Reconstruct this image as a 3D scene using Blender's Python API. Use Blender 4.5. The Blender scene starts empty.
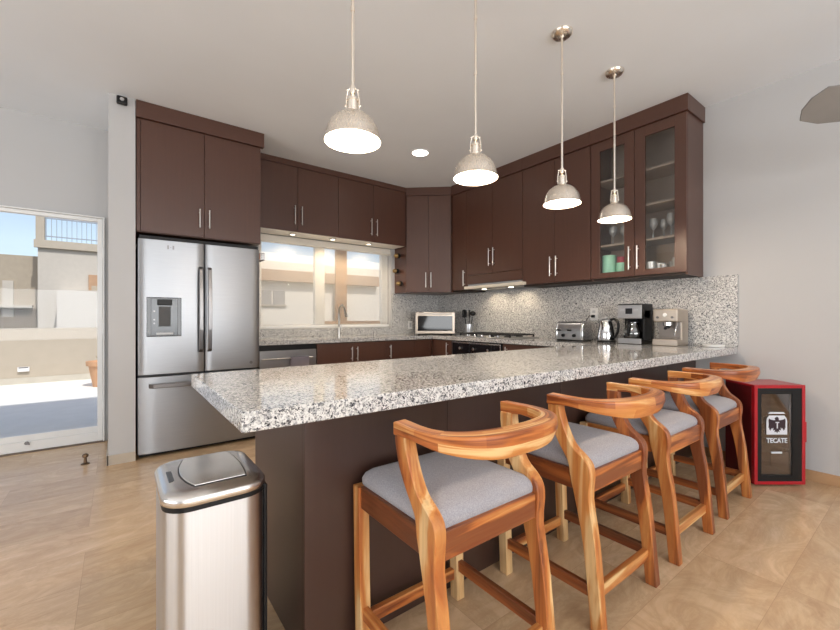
import bpy, bmesh, math, random
from mathutils import Vector, Matrix
random.seed(7)
S = bpy.context.scene
COL = S.collection
PI = math.pi

# ------------------------------------------------------------------ camera, sky, sun, added fill lights, exposure
TH = math.atan2(302, 398)
cam_d = bpy.data.cameras.new('camera'); cam = bpy.data.objects.new('camera', cam_d); COL.objects.link(cam)
cam_d.sensor_width = 36; cam_d.lens = 398 / 840 * 36; cam_d.shift_y = 3 / 840; cam_d.clip_start = 0.02
cam.location = (0, 0, 1.15); cam.rotation_euler = (PI / 2, 0, -TH)
S.camera = cam

wd = bpy.data.worlds.new('world'); S.world = wd; wd.use_nodes = True
nt = wd.node_tree; bg = nt.nodes['Background']
sky = nt.nodes.new('ShaderNodeTexSky'); sky.sky_type = 'NISHITA'; sky.sun_disc = False
sky.sun_elevation = math.radians(50); sky.sun_rotation = math.radians(190); sky.dust_density = 1.5
hs = nt.nodes.new('ShaderNodeHueSaturation'); hs.inputs['Saturation'].default_value = .8
nt.links.new(sky.outputs['Color'], hs.inputs['Color']); nt.links.new(hs.outputs['Color'], bg.inputs['Color']); bg.inputs['Strength'].default_value = 0.14

def light(name, kind, loc, energy, color=(1, 1, 1), rot=None, **kw):
    d = bpy.data.lights.new(name, kind); d.energy = energy; d.color = color
    for k, v in kw.items(): setattr(d, k, v)
    o = bpy.data.objects.new(name, d); COL.objects.link(o); o.location = loc
    if rot: o.rotation_euler = rot
    return o
def aim(o, d): o.rotation_euler = Vector(d).to_track_quat('-Z', 'Y').to_euler()
sun = light('sun', 'SUN', (0, -5, 10), 2.5, (1, .97, .93), angle=.01); aim(sun, (-.12, .62, -.82))
w = light('fill_light_rear', 'AREA', (0.2, -3.7, 1.45), 205, (.96, .985, 1), shape='RECTANGLE', size=5.0, size_y=2.0); aim(w, (0, 1, .75))  # added fill lamp before a windowless wall, tilted up to brighten the ceiling
w = light('fill_light_side', 'AREA', (-4.2, 1.0, 1.35), 95, (.95, .98, 1), shape='RECTANGLE', size=4.5, size_y=2.0); aim(w, (1, 0, .8))  # second added fill, no opening in the left wall; tilted upward too

vs = S.view_settings
S.display_settings.display_device = 'sRGB'
vs.view_transform = 'Standard'; vs.look = 'None'; vs.gamma = 1; vs.use_curve_mapping = False
vs.exposure = 0.35

# ------------------------------------------------------------------ materials
def new_mat(name):
    m = bpy.data.materials.new(name); m.use_nodes = True
    t = m.node_tree; return m, t, t.nodes['Principled BSDF']
def N(t, k, **kw):
    n = t.nodes.new(k)
    for a, v in kw.items(): setattr(n, a, v)
    return n
def coords(t, scale=(1, 1, 1), rnd=False, loc=(0, 0, 0)):
    tc = N(t, 'ShaderNodeTexCoord'); mp = N(t, 'ShaderNodeMapping')
    mp.inputs['Scale'].default_value = scale; mp.inputs['Location'].default_value = loc
    if rnd:
        oi = N(t, 'ShaderNodeObjectInfo'); ml = N(t, 'ShaderNodeVectorMath', operation='SCALE')
        cb = N(t, 'ShaderNodeCombineXYZ')
        for i in range(3): t.links.new(oi.outputs['Random'], cb.inputs[i])
        t.links.new(cb.outputs[0], ml.inputs[0]); ml.inputs['Scale'].default_value = 17.3
        ad = N(t, 'ShaderNodeVectorMath', operation='ADD')
        t.links.new(tc.outputs['Object'], ad.inputs[0]); t.links.new(ml.outputs[0], ad.inputs[1])
        t.links.new(ad.outputs[0], mp.inputs['Vector'])
    else: t.links.new(tc.outputs['Object'], mp.inputs['Vector'])
    return mp.outputs[0]
def noise(t, vec, scale=1, detail=4, rough=.55, dist=0):
    n = N(t, 'ShaderNodeTexNoise'); n.inputs['Scale'].default_value = scale; n.inputs['Detail'].default_value = detail
    n.inputs['Roughness'].default_value = rough; n.inputs['Distortion'].default_value = dist
    t.links.new(vec, n.inputs['Vector']); return n.outputs['Fac']
def ramp(t, fac, stops, interp='LINEAR'):
    r = N(t, 'ShaderNodeValToRGB'); r.color_ramp.interpolation = interp
    e = r.color_ramp.elements
    while len(e) > len(stops): e.remove(e[-1])
    while len(e) < len(stops): e.new(.5)
    for x, (p, c) in zip(e, stops): x.position = p; x.color = (*c, 1) if len(c) == 3 else c
    t.links.new(fac, r.inputs['Fac']); return r.outputs['Color']
def mix(t, fac, a, b, blend='MIX'):
    m = N(t, 'ShaderNodeMix', data_type='RGBA', blend_type=blend)
    if isinstance(fac, float): m.inputs[0].default_value = fac
    else: t.links.new(fac, m.inputs[0])
    for s, v in ((6, a), (7, b)):
        if isinstance(v, tuple): m.inputs[s].default_value = (*v, 1)
        else: t.links.new(v, m.inputs[s])
    return m.outputs[2]
def bump(t, b, h, strength=.2, dist=.002):
    n = N(t, 'ShaderNodeBump'); n.inputs['Strength'].default_value = strength; n.inputs['Distance'].default_value = dist
    t.links.new(h, n.inputs['Height']); t.links.new(n.outputs[0], b.inputs['Normal'])
def s2l(r, g, b):
    f = lambda c: (c / 255 / 12.92) if c <= 10 else ((c / 255 + .055) / 1.055) ** 2.4
    return (f(r), f(g), f(b))
def plain(name, rgb, rough=.5, metal=0, var=.06, vs_=6, coat=0, spec=.5):
    m, t, b = new_mat(name)
    v = coords(t); f = noise(t, v, vs_, 3)
    c = ramp(t, f, [(.3, tuple(x * (1 - var) for x in rgb)), (.7, tuple(min(1, x * (1 + var)) for x in rgb))])
    t.links.new(c, b.inputs['Base Color'])
    b.inputs['Roughness'].default_value = rough; b.inputs['Metallic'].default_value = metal
    b.inputs['Coat Weight'].default_value = coat; b.inputs['Specular IOR Level'].default_value = spec
    return m
def emit(name, rgb, s):
    m, t, b = new_mat(name)
    b.inputs['Base Color'].default_value = (*rgb, 1); b.inputs['Emission Color'].default_value = (*rgb, 1); b.inputs['Emission Strength'].default_value = s
    return m
def steel(name, rgb, rough, axis=0, brush=.12):
    m, t, b = new_mat(name)
    sc = [300, 300, 300]; sc[axis] = 2.5
    f = noise(t, coords(t, tuple(sc)), 1, 2)
    r = N(t, 'ShaderNodeMapRange'); r.inputs['To Min'].default_value = rough - brush / 2; r.inputs['To Max'].default_value = rough + brush / 2
    t.links.new(f, r.inputs['Value']); t.links.new(r.outputs[0], b.inputs['Roughness'])
    t.links.new(ramp(t, f, [(.25, tuple(x * .93 for x in rgb)), (.75, rgb)]), b.inputs['Base Color'])
    b.inputs['Metallic'].default_value = 1
    bump(t, b, f, .05, .0005)
    return m
def aniso(m, an=.85, rot=0):
    t = m.node_tree; b = t.nodes['Principled BSDF']; tg = N(t, 'ShaderNodeTangent', direction_type='RADIAL', axis='Z')
    t.links.new(tg.outputs[0], b.inputs['Tangent']); b.inputs['Anisotropic'].default_value = an; b.inputs['Anisotropic Rotation'].default_value = rot
    return m
def glass(name, tint=(1, 1, 1), refl=.09, rough=.01):
    m = bpy.data.materials.new(name); m.use_nodes = True; t = m.node_tree; t.nodes.clear()
    o = N(t, 'ShaderNodeOutputMaterial'); a = N(t, 'ShaderNodeBsdfTransparent'); g = N(t, 'ShaderNodeBsdfGlossy'); x = N(t, 'ShaderNodeMixShader')
    a.inputs[0].default_value = (*tint, 1); g.inputs['Roughness'].default_value = rough; g.inputs[0].default_value = (1, 1, 1, 1)
    lw = N(t, 'ShaderNodeLayerWeight'); lw.inputs[0].default_value = .35
    mr = N(t, 'ShaderNodeMapRange'); mr.inputs['To Min'].default_value = refl * .5; mr.inputs['To Max'].default_value = min(1, refl * 6)
    t.links.new(lw.outputs['Fresnel'], mr.inputs['Value']); t.links.new(mr.outputs[0], x.inputs[0])
    t.links.new(a.outputs[0], x.inputs[1]); t.links.new(g.outputs[0], x.inputs[2]); t.links.new(x.outputs[0], o.inputs[0])
    return m

# espresso-stained cabinet wood, grain vertical
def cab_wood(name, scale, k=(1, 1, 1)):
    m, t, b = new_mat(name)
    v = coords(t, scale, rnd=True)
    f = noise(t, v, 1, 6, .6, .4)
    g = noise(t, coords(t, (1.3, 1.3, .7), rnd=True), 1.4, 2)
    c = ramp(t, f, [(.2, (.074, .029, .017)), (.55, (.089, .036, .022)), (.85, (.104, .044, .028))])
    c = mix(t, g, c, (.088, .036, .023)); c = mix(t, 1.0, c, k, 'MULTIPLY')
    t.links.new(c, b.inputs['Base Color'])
    b.inputs['Roughness'].default_value = .40; b.inputs['Coat Weight'].default_value = .25; b.inputs['Coat Roughness'].default_value = .28
    bump(t, b, f, .02, .001)
    return m
CAB = cab_wood('espresso_cabinet_wood', (45, 45, 2.2))
CABH = cab_wood('espresso_cabinet_wood_horizontal', (3, 3, 50))
CARC = plain('dark_carcass', (.02, .011, .008), .6)
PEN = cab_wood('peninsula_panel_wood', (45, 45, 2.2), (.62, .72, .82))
SIDE = cab_wood('espresso_side_panel', (45, 45, 2.2))

def granite(name, rough=.06, s=1.0, warm=0.0):
    m, t, b = new_mat(name)
    v = coords(t)
    def cells(sc, seed):
        n = N(t, 'ShaderNodeTexVoronoi'); n.inputs['Scale'].default_value = sc * s; n.inputs['Randomness'].default_value = 1
        mp = N(t, 'ShaderNodeMapping'); mp.inputs['Location'].default_value = (seed, seed * 2, seed * 3); t.links.new(v, mp.inputs[0])
        dz = N(t, 'ShaderNodeTexNoise'); dz.inputs['Scale'].default_value = 120; t.links.new(mp.outputs[0], dz.inputs['Vector'])
        ad = N(t, 'ShaderNodeVectorMath', operation='MULTIPLY_ADD'); ad.inputs[1].default_value = (.006, .006, .006)
        t.links.new(dz.outputs['Color'], ad.inputs[0]); t.links.new(mp.outputs[0], ad.inputs[2])
        t.links.new(ad.outputs[0], n.inputs['Vector'])
        sp = N(t, 'ShaderNodeSeparateColor'); t.links.new(n.outputs['Color'], sp.inputs[0]); return sp.outputs[0]
    a = cells(150, .3)
    c1 = ramp(t, a, [(0, (.74, .73, .71)), (.34, (.60, .59, .575)), (.54, (.36, .36, .365)), (.72, (.17, .17, .18)), (.88, (.035, .036, .045))], 'CONSTANT')
    c2 = ramp(t, cells(300, 5.1), [(0, (.76, .74, .71)), (.45, (.50, .49, .48)), (.70, (.16, .16, .17)), (.88, (.03, .03, .035))], 'CONSTANT')
    f = noise(t, v, 60, 2)
    c = mix(t, ramp(t, f, [(.42, (0, 0, 0)), (.58, (1, 1, 1))]), c1, c2)
    t.links.new(c, b.inputs['Base Color']); b.inputs['Roughness'].default_value = rough
    return m
GRAN = granite('speckled_granite'); GRANB = granite('backsplash_granite', .22)

WALL = plain('painted_wall', (.535, .53, .53), .75, var=.015, vs_=1.5)
CEIL = plain('painted_ceiling', (.81, .84, .875), .8, var=.02, vs_=1.2)
WHITE = plain('white_paint', (.82, .82, .81), .35, var=.02)
PVC = plain('white_pvc', (.85, .85, .84), .3, var=.01)

def floor_mat():
    m, t, b = new_mat('wood_plank_floor')
    tc = N(t, 'ShaderNodeTexCoord'); mp = N(t, 'ShaderNodeMapping'); mp.inputs['Location'].default_value = (.128 + 1.2 * 4, -.42 + .304 * 20, 0)
    t.links.new(tc.outputs['Object'], mp.inputs[0])
    br = N(t, 'ShaderNodeTexBrick'); br.offset = .37; br.offset_frequency = 3; br.squash = 1
    br.inputs['Scale'].default_value = 1; br.inputs['Brick Width'].default_value = 1.2; br.inputs['Row Height'].default_value = .304
    br.inputs['Mortar Size'].default_value = .0009; br.inputs['Mortar Smooth'].default_value = .2
    br.inputs['Color1'].default_value = (0, 0, 0, 1); br.inputs['Color2'].default_value = (1, 1, 1, 1); br.inputs['Mortar'].default_value = (.5, .5, .5, 1); br.inputs['Bias'].default_value = 0
    t.links.new(mp.outputs[0], br.inputs['Vector'])
    sep = N(t, 'ShaderNodeSeparateColor'); t.links.new(br.outputs['Color'], sep.inputs[0])
    rnd = sep.outputs[0]
    ad = N(t, 'ShaderNodeVectorMath', operation='MULTIPLY_ADD'); ad.inputs[1].default_value = (7, 9, 3)
    t.links.new(br.outputs['Color'], ad.inputs[0]); t.links.new(tc.outputs['Object'], ad.inputs[2])
    st = N(t, 'ShaderNodeMapping'); st.inputs['Scale'].default_value = (1.6, 9, 1); t.links.new(ad.outputs[0], st.inputs[0])
    f = noise(t, st.outputs[0], 1, 7, .62, 1.1)
    st2 = N(t, 'ShaderNodeMapping'); st2.inputs['Scale'].default_value = (4, 60, 1); t.links.new(ad.outputs[0], st2.inputs[0])
    g = noise(t, st2.outputs[0], 1, 3)
    base = ramp(t, f, [(.28, s2l(182, 147, 111)), (.45, s2l(213, 181, 145)), (.6, s2l(224, 195, 160)), (.78, s2l(233, 210, 178))])
    c = mix(t, g, base, s2l(215, 183, 145))
    st3 = N(t, 'ShaderNodeMapping'); st3.inputs['Scale'].default_value = (2.6, 4.2, 1); t.links.new(ad.outputs[0], st3.inputs[0])
    sw = noise(t, st3.outputs[0], 1, 8, .68, 2.6)
    c = mix(t, ramp(t, sw, [(.38, (0, 0, 0)), (.54, (.34, .34, .34)), (.60, (.16, .16, .16)), (.74, (.6, .6, .6))]), c, s2l(164, 127, 92))
    tone = ramp(t, rnd, [(0, (.93, .91, .88)), (.5, (1.02, 1.02, 1.01)), (1, (1.14, 1.15, 1.17))])
    c = mix(t, 1.0, c, tone, 'MULTIPLY')
    c = mix(t, br.outputs['Fac'], c, s2l(184, 150, 116))
    t.links.new(c, b.inputs['Base Color'])
    b.inputs['Roughness'].default_value = .24; b.inputs['Specular IOR Level'].default_value = .6
    bump(t, b, f, .05, .002)
    return m
FLOOR = floor_mat()

def stool_wood(name, axis, stops, spread=.26):
    m, t, b = new_mat(name)
    sc = [15, 15, 15]; sc[axis] = 1.3
    f = noise(t, coords(t, tuple(sc), rnd=True), 1, 5, .55, .8)
    sg = [70, 70, 70]; sg[axis] = 4
    g = noise(t, coords(t, tuple(sg), rnd=True), 1, 3)
    oi = N(t, 'ShaderNodeObjectInfo'); sh = N(t, 'ShaderNodeMath', operation='MULTIPLY_ADD'); sh.inputs[1].default_value = spread; sh.inputs[2].default_value = -spread / 2
    t.links.new(oi.outputs['Random'], sh.inputs[0]); ff = N(t, 'ShaderNodeMath', operation='ADD'); t.links.new(f, ff.inputs[0]); t.links.new(sh.outputs[0], ff.inputs[1])
    c = ramp(t, ff.outputs[0], stops)
    c = mix(t, ramp(t, g, [(.35, (0, 0, 0)), (.75, (.35, .35, .35))]), c, (.30, .13, .05))
    t.links.new(c, b.inputs['Base Color']); b.inputs['Roughness'].default_value = .38; b.inputs['Coat Weight'].default_value = .15; b.inputs['Coat Roughness'].default_value = .25
    bump(t, b, g, .05, .001)
    return m
pale = s2l(232, 192, 136); honey = s2l(208, 142, 78); amber = s2l(184, 104, 48); dark = s2l(124, 62, 30); darker = s2l(86, 42, 22)
W_HONEY = [stool_wood('stool_wood_honey_%s' % 'xyz'[a], a, [(.41, dark), (.49, amber), (.60, honey), (.68, pale)]) for a in range(3)]
W_DARK = [stool_wood('stool_wood_dark_%s' % 'xyz'[a], a, [(.3, darker), (.48, dark), (.66, amber), (.75, honey)]) for a in range(3)]
W_PALE = [stool_wood('stool_wood_pale_%s' % 'xyz'[a], a, [(.25, amber), (.36, honey), (.46, pale), (.8, s2l(235, 205, 158))]) for a in range(3)]

def fabric_mat():
    m, t, b = new_mat('grey_seat_fabric')
    v = coords(t)
    f = noise(t, v, 260, 4, .75); g = noise(t, v, 9, 3)
    c = ramp(t, f, [(.3, s2l(136, 136, 144)), (.7, s2l(186, 183, 188))])
    c = mix(t, ramp(t, g, [(.3, (0, 0, 0)), (.8, (.35, .35, .35))]), c, s2l(170, 160, 158))
    t.links.new(c, b.inputs['Base Color']); b.inputs['Roughness'].default_value = .95; b.inputs['Specular IOR Level'].default_value = .15
    b.inputs['Sheen Weight'].default_value = .2
    bump(t, b, f, .3, .001)
    return m
FABRIC = fabric_mat()

STEEL_V = steel('brushed_steel_vertical', (.55, .56, .58), .30, 2)
STEEL_H = steel('brushed_steel_horizontal', (.56, .56, .57), .30, 0)
STEEL_FR = aniso(steel('fridge_steel', (.37, .38, .40), .36, 0, .08), .6, .25)
STEEL_BIN = aniso(steel('bin_steel', (.70, .70, .71), .36, 2, .08), .85, .25)
NICKEL = aniso(steel('brushed_nickel', (.92, .85, .76), .27, 2, .1), .6, .25)
CHROME = plain('polished_chrome', (.72, .72, .73), .12, 1, .02)
HANDLE = plain('satin_nickel_handle', (.70, .68, .65), .28, 1, .02)
DSTEEL = plain('dark_steel', (.22, .21, .21), .3, 1, .03)
BLACK = plain('black_plastic', (.010, .010, .011), .42, spec=.3)
BLACKM = plain('matte_black_iron', (.015, .015, .016), .6)
DGLASS = plain('black_glass', (.008, .008, .01), .05)
GREYP = plain('grey_plastic', (.30, .30, .31), .4)
LGREY = plain('light_grey_plastic', (.55, .56, .58), .35)
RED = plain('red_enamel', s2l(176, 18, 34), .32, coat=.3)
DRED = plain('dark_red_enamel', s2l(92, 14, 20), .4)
CREAM = plain('cream_panel', (.82, .78, .70), .5, var=.02)
CLOTH = plain('grey_cloth', s2l(120, 112, 118), .9)
BRASS = plain('aged_brass', (.42, .28, .12), .35, 1)
MINT = plain('mint_ceramic', s2l(172, 238, 214), .35)
PINK = plain('pink_ceramic', s2l(190, 70, 90), .4)
CLEAR = glass('clear_pane', refl=.014)
CABGLASS = glass('cabinet_pane', (.93, .93, .92), .05)
DRINK = glass('drinking_glass', (.95, .96, .97), .3, .06)
_t = DRINK.node_tree; _o = next(n for n in _t.nodes if n.type == 'OUTPUT_MATERIAL'); _x = N(_t, 'ShaderNodeMixShader'); _x.inputs[0].default_value = .35
_d = N(_t, 'ShaderNodeBsdfDiffuse'); _d.inputs[0].default_value = (.85, .85, .85, 1); _l = _o.inputs[0].links[0].from_socket
_t.links.new(_l, _x.inputs[1]); _t.links.new(_d.outputs[0], _x.inputs[2]); _t.links.new(_x.outputs[0], _o.inputs[0])
TERR = plain('terrace_tile', s2l(238, 234, 226), .8, var=.03)
STUCCO = plain('cream_stucco', s2l(178, 167, 150), .9, var=.03)
STUCCO2 = plain('pale_stucco', s2l(190, 183, 172), .9, var=.03)
STUCCO3 = plain('grey_stucco', s2l(170, 158, 140), .9, var=.05)
TERRACOTTA = plain('pot_clay', s2l(206, 160, 122), .85)
BAND = plain('brown_band', s2l(176, 142, 112), .9)
LAMPW = plain('lamp_white_enamel', (.88, .86, .82), .4, var=.01)
GLOW = emit('lamp_bulb_glow', (1, .86, .66), 10)
GLOWC = emit('downlight_glow', (1, .95, .88), 6)
GLOWP = emit('puck_glow', (1, .88, .68), 5)
BASEB = plain('wood_tile_baseboard', s2l(184, 146, 108), .5, var=.12)
BASEP = plain('pale_tile_baseboard', s2l(196, 184, 168), .5, var=.1)

# ------------------------------------------------------------------ mesh builder
class MB:
    def __init__(s): s.bm = bmesh.new()
    def face_grid(s, rings, closed=True, cap=True):
        vs = [[s.bm.verts.new(p) for p in r] for r in rings]
        n = len(vs[0])
        for a, b in zip(vs, vs[1:]):
            for i in range(n if closed else n - 1):
                j = (i + 1) % n
                try: s.bm.faces.new((a[i], a[j], b[j], b[i]))
                except ValueError: pass
        if cap:
            s.bm.faces.new(list(reversed(vs[0]))); s.bm.faces.new(vs[-1])
        return s
    def box(s, x0, x1, y0, y1, z0, z1):
        return s.face_grid([[(x0, y0, z), (x1, y0, z), (x1, y1, z), (x0, y1, z)] for z in (z0, z1)])
    def obox(s, c, size, M):
        hx, hy, hz = (v / 2 for v in size); c = Vector(c)
        return s.face_grid([[c + M @ Vector((a * hx, b * hy, z * hz)) for a, b in ((-1, -1), (1, -1), (1, 1), (-1, 1))] for z in (-1, 1)])
    def prism(s, pts, axis, a0, a1):
        def P(p, a):
            if axis == 0: return (a, p[0], p[1])
            if axis == 1: return (p[0], a, p[1])
            return (p[0], p[1], a)
        return s.face_grid([[P(p, a0) for p in pts], [P(p, a1) for p in pts]])
    def cyl(s, p0, p1, r0, r1=None, n=20):
        r1 = r0 if r1 is None else r1
        p0, p1 = Vector(p0), Vector(p1); d = (p1 - p0).normalized()
        u = d.orthogonal().normalized(); v = d.cross(u)
        R = lambda p, r: [p + (u * math.cos(2 * PI * i / n) + v * math.sin(2 * PI * i / n)) * r for i in range(n)]
        return s.face_grid([R(p0, r0), R(p1, r1)])
    def lathe(s, prof, c=(0, 0, 0), n=32, cap=False, axis=2):
        cx, cy, cz = c
        def P(r, z, a):
            x, y = r * math.cos(a), r * math.sin(a)
            if axis == 0: return (cx + z, cy + x, cz + y)
            if axis == 1: return (cx + x, cy + z, cz + y)
            return (cx + x, cy + y, cz + z)
        return s.face_grid([[P(max(r, .0002), z, 2 * PI * i / n) for i in range(n)] for r, z in prof], True, cap)
    def tube(s, path, r, n=10, cap=True):
        path = [Vector(p) for p in path]; rings = []; u = None
        for i, p in enumerate(path):
            d = (path[min(i + 1, len(path) - 1)] - path[max(i - 1, 0)]).normalized()
            u = d.orthogonal().normalized() if u is None else (u - d * u.dot(d)).normalized()
            v = d.cross(u); rr = r[i] if isinstance(r, (list, tuple)) else r
            rings.append([p + (u * math.cos(2 * PI * k / n) + v * math.sin(2 * PI * k / n)) * rr for k in range(n)])
        return s.face_grid(rings, True, cap)
    def ball(s, c, r, n=14):
        c = Vector(c)
        if not isinstance(r, (tuple, list)): r = (r, r, r)
        rings = []
        for i in range(n // 2 + 1):
            a = -PI / 2 + PI * i / (n // 2); q = max(math.cos(a), .003)
            rings.append([c + Vector((r[0] * q * math.cos(2 * PI * k / n), r[1] * q * math.sin(2 * PI * k / n), r[2] * math.sin(a))) for k in range(n)])
        return s.face_grid(rings)
    def build(s, name, m, parent=None, bevel=0, smooth=None, seg=2, origin=None):
        bmesh.ops.recalc_face_normals(s.bm, faces=s.bm.faces)
        me = bpy.data.meshes.new(name); 
        if origin is not None: bmesh.ops.translate(s.bm, verts=s.bm.verts, vec=-Vector(origin))
        s.bm.to_mesh(me); s.bm.free()
        me.materials.append(m)
        if smooth is not None:
            for p in me.polygons: p.use_smooth = True
            me.set_sharp_from_angle(angle=math.radians(smooth))
        o = bpy.data.objects.new(name, me); COL.objects.link(o)
        if origin is not None: o.location = origin
        if parent: o.parent = parent
        if bevel:
            b = o.modifiers.new('bevel', 'BEVEL'); b.width = bevel; b.segments = seg; b.limit_method = 'ANGLE'; b.angle_limit = math.radians(40)
        return o
def box(name, m, parent, x0, x1, y0, y1, z0, z1, bevel=0, **k): return MB().box(x0, x1, y0, y1, z0, z1).build(name, m, parent, bevel, **k)
def thing(name, label, cat, loc=(0, 0, 0), rz=0, group=None):
    o = bpy.data.objects.new(name, None); COL.objects.link(o); o.empty_display_size = .05
    o.location = loc; o.rotation_euler = (0, 0, rz); return tag(o, label, cat, group)
def tag(o, label, cat, group=None):
    o['label'] = label; o['category'] = cat
    if group: o['group'] = group
    elif 'group' in o: del o['group']
    return o
def struct(o, label=None):
    o['kind'] = 'structure'
    if label: o['label'] = label
    return o
def copy_tree(o, parent=None):
    c = o.copy(); COL.objects.link(c)
    if parent: c.parent = parent
    for ch in list(o.children): copy_tree(ch, c)
    return c

# ------------------------------------------------------------------ setting
XR = 3.91; YB = 4.70; ZC = 2.91
struct(box('floor', FLOOR, None, -4.6, XR + .02, -4.0, 4.80, -.05, 0))
struct(box('ceiling', CEIL, None, -4.6, XR + .2, -4.0, 5.0, ZC, ZC + .2))
struct(box('wall_right', WALL, None, XR, XR + .2, -4.0, 5.0, -.05, ZC))
struct(box('wall_front', WALL, None, -4.6, XR + .2, -4.2, -4.0, -.05, ZC + .1))
struct(box('wall_left', WALL, None, -4.8, -4.6, -4.2, 5.0, -.05, ZC + .1))
WX0, WX1, WZ0, WZ1 = 1.28, 3.06, 1.02, 2.125
b_ = MB()
b_.box(.0, WX0, YB, 5.0, -.05, ZC).box(WX1, XR + .2, YB, 5.0, -.05, ZC).box(WX0, WX1, YB, 5.0, -.05, WZ0).box(WX0, WX1, YB, 5.0, WZ1, ZC)
struct(b_.build('wall_back', WALL))
DX0, DX1, DZ1 = -1.25, -.10, 2.085
b_ = MB(); b_.box(DX1, .0, 4.76, 5.0, -.05, ZC).box(-4.6, DX0, 4.76, 5.0, -.05, ZC).box(DX0, DX1, 4.76, 5.0, DZ1, ZC)
struct(b_.build('wall_door_side', WALL))
struct(box('wall_partition', WALL, None, -.06, .112, 3.945, 4.76, 0, ZC))
b_ = MB(); b_.box(-.068, .112, 3.933, 3.945, 0, .075).box(-.072, -.06, 3.933, 4.755, 0, .075)
struct(b_.build('baseboard_partition', BASEP))
struct(box('baseboard_right', BASEB, None, XR - .012, XR, -4, 1.25, 0, .075, .002))
struct(box('baseboard_left', BASEP, None, -4.6, DX0 - .02, 4.748, 4.76, 0, .075))

# glazed door
dr = struct(MB().box(DX0, DX0 + .05, 4.72, 4.86, 0, DZ1).box(DX1 - .012, DX1, 4.72, 4.86, 0, DZ1).box(DX0 + .05, DX1 - .012, 4.72, 4.86, DZ1 - .012, DZ1)
            .build('door_1', PVC, None, .003))
f = MB(); gx0, gx1, gz0, gz1 = DX0 + .11, -.152, .15, 2.04
f.box(DX0 + .052, gx0, 4.735, 4.79, .012, DZ1 - .014).box(gx1, DX1 - .014, 4.735, 4.79, .012, DZ1 - .014).box(gx0, gx1, 4.735, 4.79, .012, gz0 - .055).box(gx0, gx1, 4.735, 4.79, gz1, DZ1 - .014)
f.box(gx0, gx1, 4.745, 4.785, gz0 - .055, gz0)
f.build('sash', PVC, dr, .004)
MB().box(gx0, gx1, 4.760, 4.766, gz0, gz1).build('pane', CLEAR, dr)
h = MB()
for z in (.35, 1.05, 1.75): h.cyl((DX1 - .012, 4.728, z - .05), (DX1 - .012, 4.728, z + .05), .008)
h.build('hinge', PVC, dr, smooth=40)
MB().cyl((-.62, 4.733, .085), (-.62, 4.715, .085), .014).cyl((-.62, 4.715, .085), (-.60, 4.705, .075), .006).build('floor_bolt', DSTEEL, dr, smooth=40)
struct(box('door_sill', plain('sill_stone', s2l(120, 105, 92), .5), None, DX0, DX1, 4.72, 4.99, 0, .010))

# kitchen window
wn = MB(); y0, y1 = 4.80, 4.86
wn.box(WX0, WX1, y0, y1, WZ0, WZ0 + .05).box(WX0, WX1, y0, y1, WZ1 - .05, WZ1)
for a, c in ((WX0, WX0 + .05), (1.98, 2.11), (WX1 - .10, WX1)): wn.box(a, c, y0, y1, WZ0 + .05, WZ1 - .05)
wn = struct(wn.build('window_1', PVC, None, .004))
fr = MB()
fr.box(2.28, 2.44, 4.83, 4.87, WZ0 + .05, WZ1 - .05).box(2.11, 2.96, 4.835, 4.865, WZ0 + .05, WZ0 + .09)
fr.build('sliding_stile', BAND, wn, .003)
MB().box(WX0 + .05, 1.98, 4.842, 4.848, WZ0 + .05, WZ1 - .05).box(2.11, 2.28, 4.842, 4.848, WZ0 + .05, WZ1 - .05).box(2.44, WX1 - .1, 4.842, 4.848, WZ0 + .05, WZ1 - .05).build('pane', CLEAR, wn)

# exterior: terrace, parapet, houses
struct(box('terrace', TERR, None, -14, 22, 4.99, 9.8, -.12, -.01))
struct(box('parapet_wall', STUCCO, None, -14, 22, 9.8, 10.0, -.12, .965))
b_ = MB().box(-14, 22, 9.785, 9.8, -.01, .10)
struct(b_.build('parapet_skirting', plain('skirting_grey', s2l(188, 182, 168), .8)))
struct(box('roof', STUCCO2, None, -4.8, XR + .4, -4.2, 5.0, ZC + .2, ZC + .42))
d = thing('wall_drain', 'small white drain outlet low on the cream terrace wall', 'drain', (-1.32, 9.78, .26))
box('grille', WHITE, d, -.075, .075, -.03, .005, -.05, .03, .006); box('slot', BLACK, d, -.06, .06, -.034, -.029, .012, .026)
p = thing('flower_pot', 'clay flower pot on the terrace behind the glass door', 'pot', (-.21, 8.70, -.01))
MB().lathe([(.0, 0), (.13, 0), (.19, .36), (.22, .36), (.225, .43), (.20, .43), (.18, .38), (0, .38)], n=28).build('pot', TERRACOTTA, p, smooth=40)
st = MB()
for k in range(7):
    a = k * .9; st.tube([(0, 0, .37), (.05 * math.cos(a), .05 * math.sin(a), .46), (.10 * math.cos(a), .10 * math.sin(a), .50 + .02 * (k % 3))], [.006, .005, .002], 6)
st.build('stems', plain('dry_plant', s2l(120, 116, 84), .8), p)
# grey house
g = thing('neighbour_house', 'low grey house beyond the terrace wall behind the door', 'house', (-3, 22, -3))
box('wall', STUCCO3, g, -9, .53, 0, 6, 0, 6.62)
m_ = MB()
for a, c, z0, z1 in ((-.55, -.25, 4.2, 5.6), (-1.45, -1.1, 3.2, 4.6), (-2.6, -1.9, 4.4, 5.5)): m_.box(a, c, -.06, .02, z0, z1)
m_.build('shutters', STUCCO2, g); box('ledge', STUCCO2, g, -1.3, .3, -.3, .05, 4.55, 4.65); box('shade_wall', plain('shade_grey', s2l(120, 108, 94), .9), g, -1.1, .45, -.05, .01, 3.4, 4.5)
g = thing('tall_house', 'tall pale house with a roof railing beyond the terrace wall', 'house', (-1.4, 21, -3))
box('wall', STUCCO2, g, -1.05, 3.2, 0, 6, 0, 7.15); box('cornice', STUCCO, g, -1.15, 3.25, -.12, 0, 6.85, 7.15)
box('pillar', STUCCO, g, -1.10, -.85, -.1, .2, 7.15, 8.3)
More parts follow.
